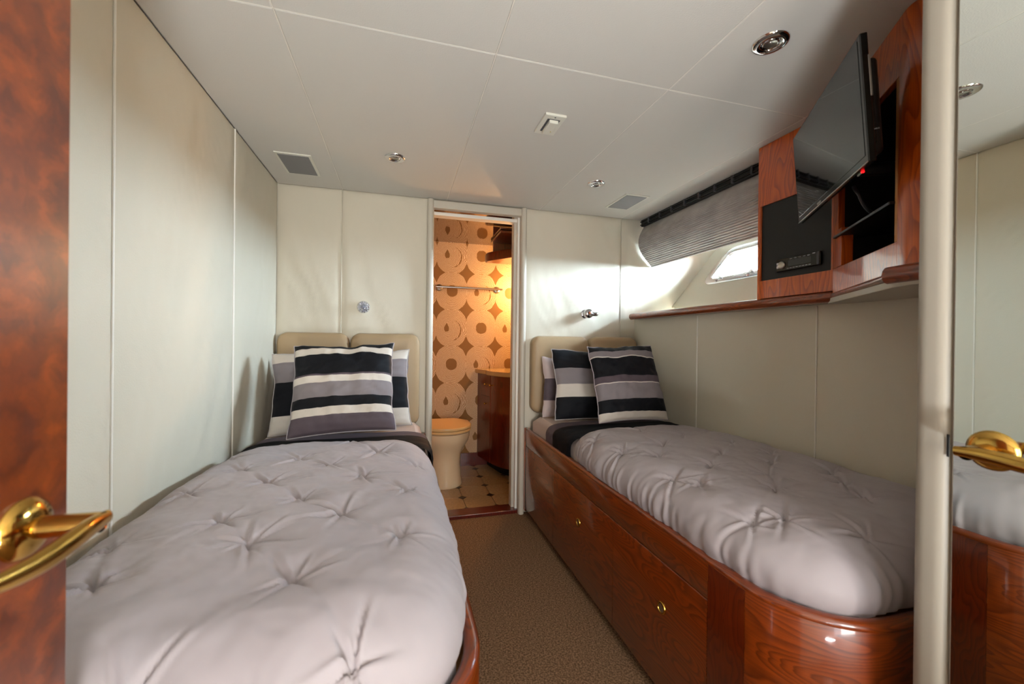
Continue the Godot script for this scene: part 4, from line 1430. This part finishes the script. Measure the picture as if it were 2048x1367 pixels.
# ------------------------------------------------------------------ fittings
func fittings() -> void:
	# recessed ceiling lights, switched off
	var names := ["chrome recessed ceiling light near the bathroom door above the sham-covered bed", "chrome recessed ceiling light beside the square grille near the shade", "large-looking chrome ceiling light in front of the television", "chrome ceiling light seen only in the mirrored door"]
	var spots := [Vector3(-0.032, H, -1.969), Vector3(1.005, H, -1.975), Vector3(0.997, H, -0.908), Vector3(-0.02, H, -0.905)]
	var ring := MB.new()
	lathe(ring, [Vector2(0.0475, 0.002), Vector2(0.047, -0.003), Vector2(0.043, -0.0065), Vector2(0.034, -0.0085), Vector2(0.026, -0.007), Vector2(0.0235, -0.002), Vector2(0.0235, 0.004)], 40)
	var rm := ring.mesh()
	ring = MB.new()
	lathe(ring, [Vector2(0.0235, 0.003), Vector2(0.0225, -0.004), Vector2(0.019, -0.0065), Vector2(0.017, -0.005)], 32)
	var rm2 := ring.mesh()
	ring = MB.new()
	lathe(ring, [Vector2(0.0, -0.0005), Vector2(0.003, -0.003), Vector2(0.0045, -0.0005), Vector2(0.012, -0.0018), Vector2(0.0175, -0.0045)], 28)
	var rm3 := ring.mesh()
	for k in 4:
		var t := thing("ceiling_light", spots[k], names[k], "ceiling light", "recessed ceiling lights")
		lpart(t, "trim_ring", rm, M.chrome)
		lpart(t, "inner_ring", rm2, M.chrome)
		lpart(t, "lens", rm3, M.brushed)
	# square speaker grilles
	for s in [[Vector3(-0.486, H, -2.18), "grey square ceiling grille in the corner above the striped sham"], [Vector3(1.312, H, -2.174), "grey square ceiling grille near the pleated shade"]]:
		var t := thing("ceiling_grille", s[0], s[1], "grille", "square ceiling grilles")
		lpart(t, "frame", box(Vector3(-0.078, -0.005, -0.122), Vector3(0.078, 0.002, 0.122), 0.002), M.plastic)
		lpart(t, "mesh_panel", box(Vector3(-0.066, -0.007, -0.110), Vector3(0.066, -0.002, 0.110), 0.001), M.grille)
	# detector
	var t := thing("ceiling_detector", Vector3(0.553, H, -1.482), "small white rectangular detector on the middle ceiling panel", "detector")
	lpart(t, "base_plate", box(Vector3(-0.042, -0.009, -0.070), Vector3(0.042, 0.001, 0.070), 0.003), M.plastic)
	lpart(t, "recess", box(Vector3(-0.025, -0.0105, -0.045), Vector3(0.025, -0.006, 0.045), 0.0005), M.dark_grey)
	lpart(t, "cover", box(Vector3(-0.017, -0.022, -0.046), Vector3(0.020, -0.007, 0.043), 0.004), M.plastic)
	lpart(t, "indicator", box(Vector3(0.008, -0.0228, -0.022), Vector3(0.012, -0.0215, -0.018), 0.0003), M.amber)
	lpart(t, "screw", box(Vector3(-0.003, -0.0097, 0.055), Vector3(0.003, -0.0085, 0.061), 0.0005), M.dark_grey)
	# reading lamps on the bulkhead
	t = thing("reading_lamp", Vector3(-0.206, 1.286, ZB), "round faceted crystal lamp on the bulkhead above the headboard", "lamp", "reading lamps")
	var b := MB.new()
	lathe(b, [Vector2(0.036, 0.0), Vector2(0.036, 0.010), Vector2(0.030, 0.016), Vector2(0.0, 0.017)], 28, Transform3D(Basis(Vector3(1, 0, 0), PI / 2), Vector3.ZERO))
	lpart(t, "backplate", b.mesh(), M.chrome)
	b = MB.new()
	# facets: flat-shaded cut crystal
	var rgx := RandomNumberGenerator.new()
	rgx.seed = 4
	for r in 3:
		var r0: float = [0.0, 0.013, 0.025][r]
		var r1: float = [0.013, 0.025, 0.035][r]
		var cnt: int = [6, 10, 14][r]
		for k in cnt:
			var a0 := TAU * k / cnt
			var a1 := TAU * (k + 1) / cnt
			var am := (a0 + a1) / 2
			var mid := Vector3(cos(am) * (r0 + r1) / 2, sin(am) * (r0 + r1) / 2, 0.030 - r * 0.005 + rgx.randf() * 0.006)
			var cs := [Vector3(cos(a0) * r0, sin(a0) * r0, 0.026 - r * 0.005), Vector3(cos(a0) * r1, sin(a0) * r1, 0.021 - r * 0.005), Vector3(cos(a1) * r1, sin(a1) * r1, 0.021 - r * 0.005), Vector3(cos(a1) * r0, sin(a1) * r0, 0.026 - r * 0.005)]
			for e in 4:
				var p0: Vector3 = cs[e]
				var p1: Vector3 = cs[(e + 1) % 4]
				if p0.distance_to(p1) < 1e-5: continue
				var fn := (p1 - p0).cross(mid - p0).normalized()
				if fn.z < 0: fn = -fn
				b.t(b.p(p0, fn, Vector2.ZERO), b.p(p1, fn, Vector2.ZERO), b.p(mid, fn, Vector2.ZERO))
	lpart(t, "crystal", b.mesh(), M.crystal)
	t = thing("reading_lamp", Vector3(1.190, 1.286, ZB), "chrome swivel reading lamp turned sideways on the bulkhead", "lamp", "reading lamps")
	b = MB.new()
	lathe(b, [Vector2(0.030, 0.0), Vector2(0.030, 0.006), Vector2(0.026, 0.010), Vector2(0.012, 0.012), Vector2(0.010, 0.03), Vector2(0.0, 0.03)], 28, Transform3D(Basis(Vector3(1, 0, 0), PI / 2), Vector3.ZERO))
	lpart(t, "backplate", b.mesh(), M.chrome)
	b = MB.new()
	lathe(b, [Vector2(0.0, 0.024), Vector2(0.008, 0.0235), Vector2(0.027, 0.020), Vector2(0.031, 0.012), Vector2(0.030, -0.012), Vector2(0.024, -0.02), Vector2(0.0, -0.022)], 28, Transform3D(Basis.from_euler(Vector3(PI / 2, 0, 0)) , Vector3(0, 0, 0.052)))
	lpart(t, "head", b.mesh(), M.chrome)
	lpart(t, "switch", box(Vector3(-0.008, 0.012, 0.071), Vector3(0.010, 0.019, 0.077), 0.002), M.brushed)
	b = MB.new()
	lathe(b, [Vector2(0.0, 0.034), Vector2(0.010, 0.032), Vector2(0.013, 0.026), Vector2(0.013, 0.0), Vector2(0.006, -0.01), Vector2(0.006, -0.03)], 20, Transform3D(Basis(Vector3(0, 0, 1), -PI / 2), Vector3(0.032, -0.003, 0.06)))
	lpart(t, "swivel_knob", b.mesh(), M.chrome)

# low uplighter added out of view behind the camera to brighten the near ceiling
func uplighter() -> void:
	var at := Vector3(0.12, 0.0, 0.70)
	var t := thing("added_uplighter", at, "added unseen bowl uplighter that brightens the near ceiling", "lamp")
	var b := MB.new()
	lathe(b, [Vector2(0, 0), Vector2(0.14, 0), Vector2(0.14, 0.015), Vector2(0.03, 0.03), Vector2(0.018, 0.06), Vector2(0.018, 0.36)], 32)
	lpart(t, "stand", b.mesh(), M.plastic)
	b = MB.new()
	lathe(b, [Vector2(0.018, 0.36), Vector2(0.10, 0.38), Vector2(0.17, 0.43), Vector2(0.19, 0.475), Vector2(0.185, 0.475), Vector2(0.165, 0.435), Vector2(0.09, 0.395), Vector2(0, 0.385)], 40)
	lpart(t, "bowl", b.mesh(), M.plastic)
	b = MB.new()
	lathe(b, [Vector2(0, 0.452), Vector2(0.168, 0.452), Vector2(0.168, 0.446), Vector2(0, 0.446)], 32)
	lpart(t, "diffuser", b.mesh(), M.diffuser)
	var l := AreaLight3D.new()
	l.name = "added_uplight"
	l.area_size = Vector2(0.26, 0.26)
	l.light_color = Color(0.96, 0.98, 1.0)
	l.light_energy = 6.0
	l.area_range = 20.0
	l.shadow_enabled = true
	add_child(l)
	l.look_at_from_position(at + Vector3(0, 0.46, 0), at + Vector3(0, 2.0, -0.25), Vector3.BACK)

func _ready() -> void:
	make_light()
	make_materials()
	shell()
	bathroom()
	beds()
	shelf_and_tv()
	doors()
	fittings()
	uplighter()
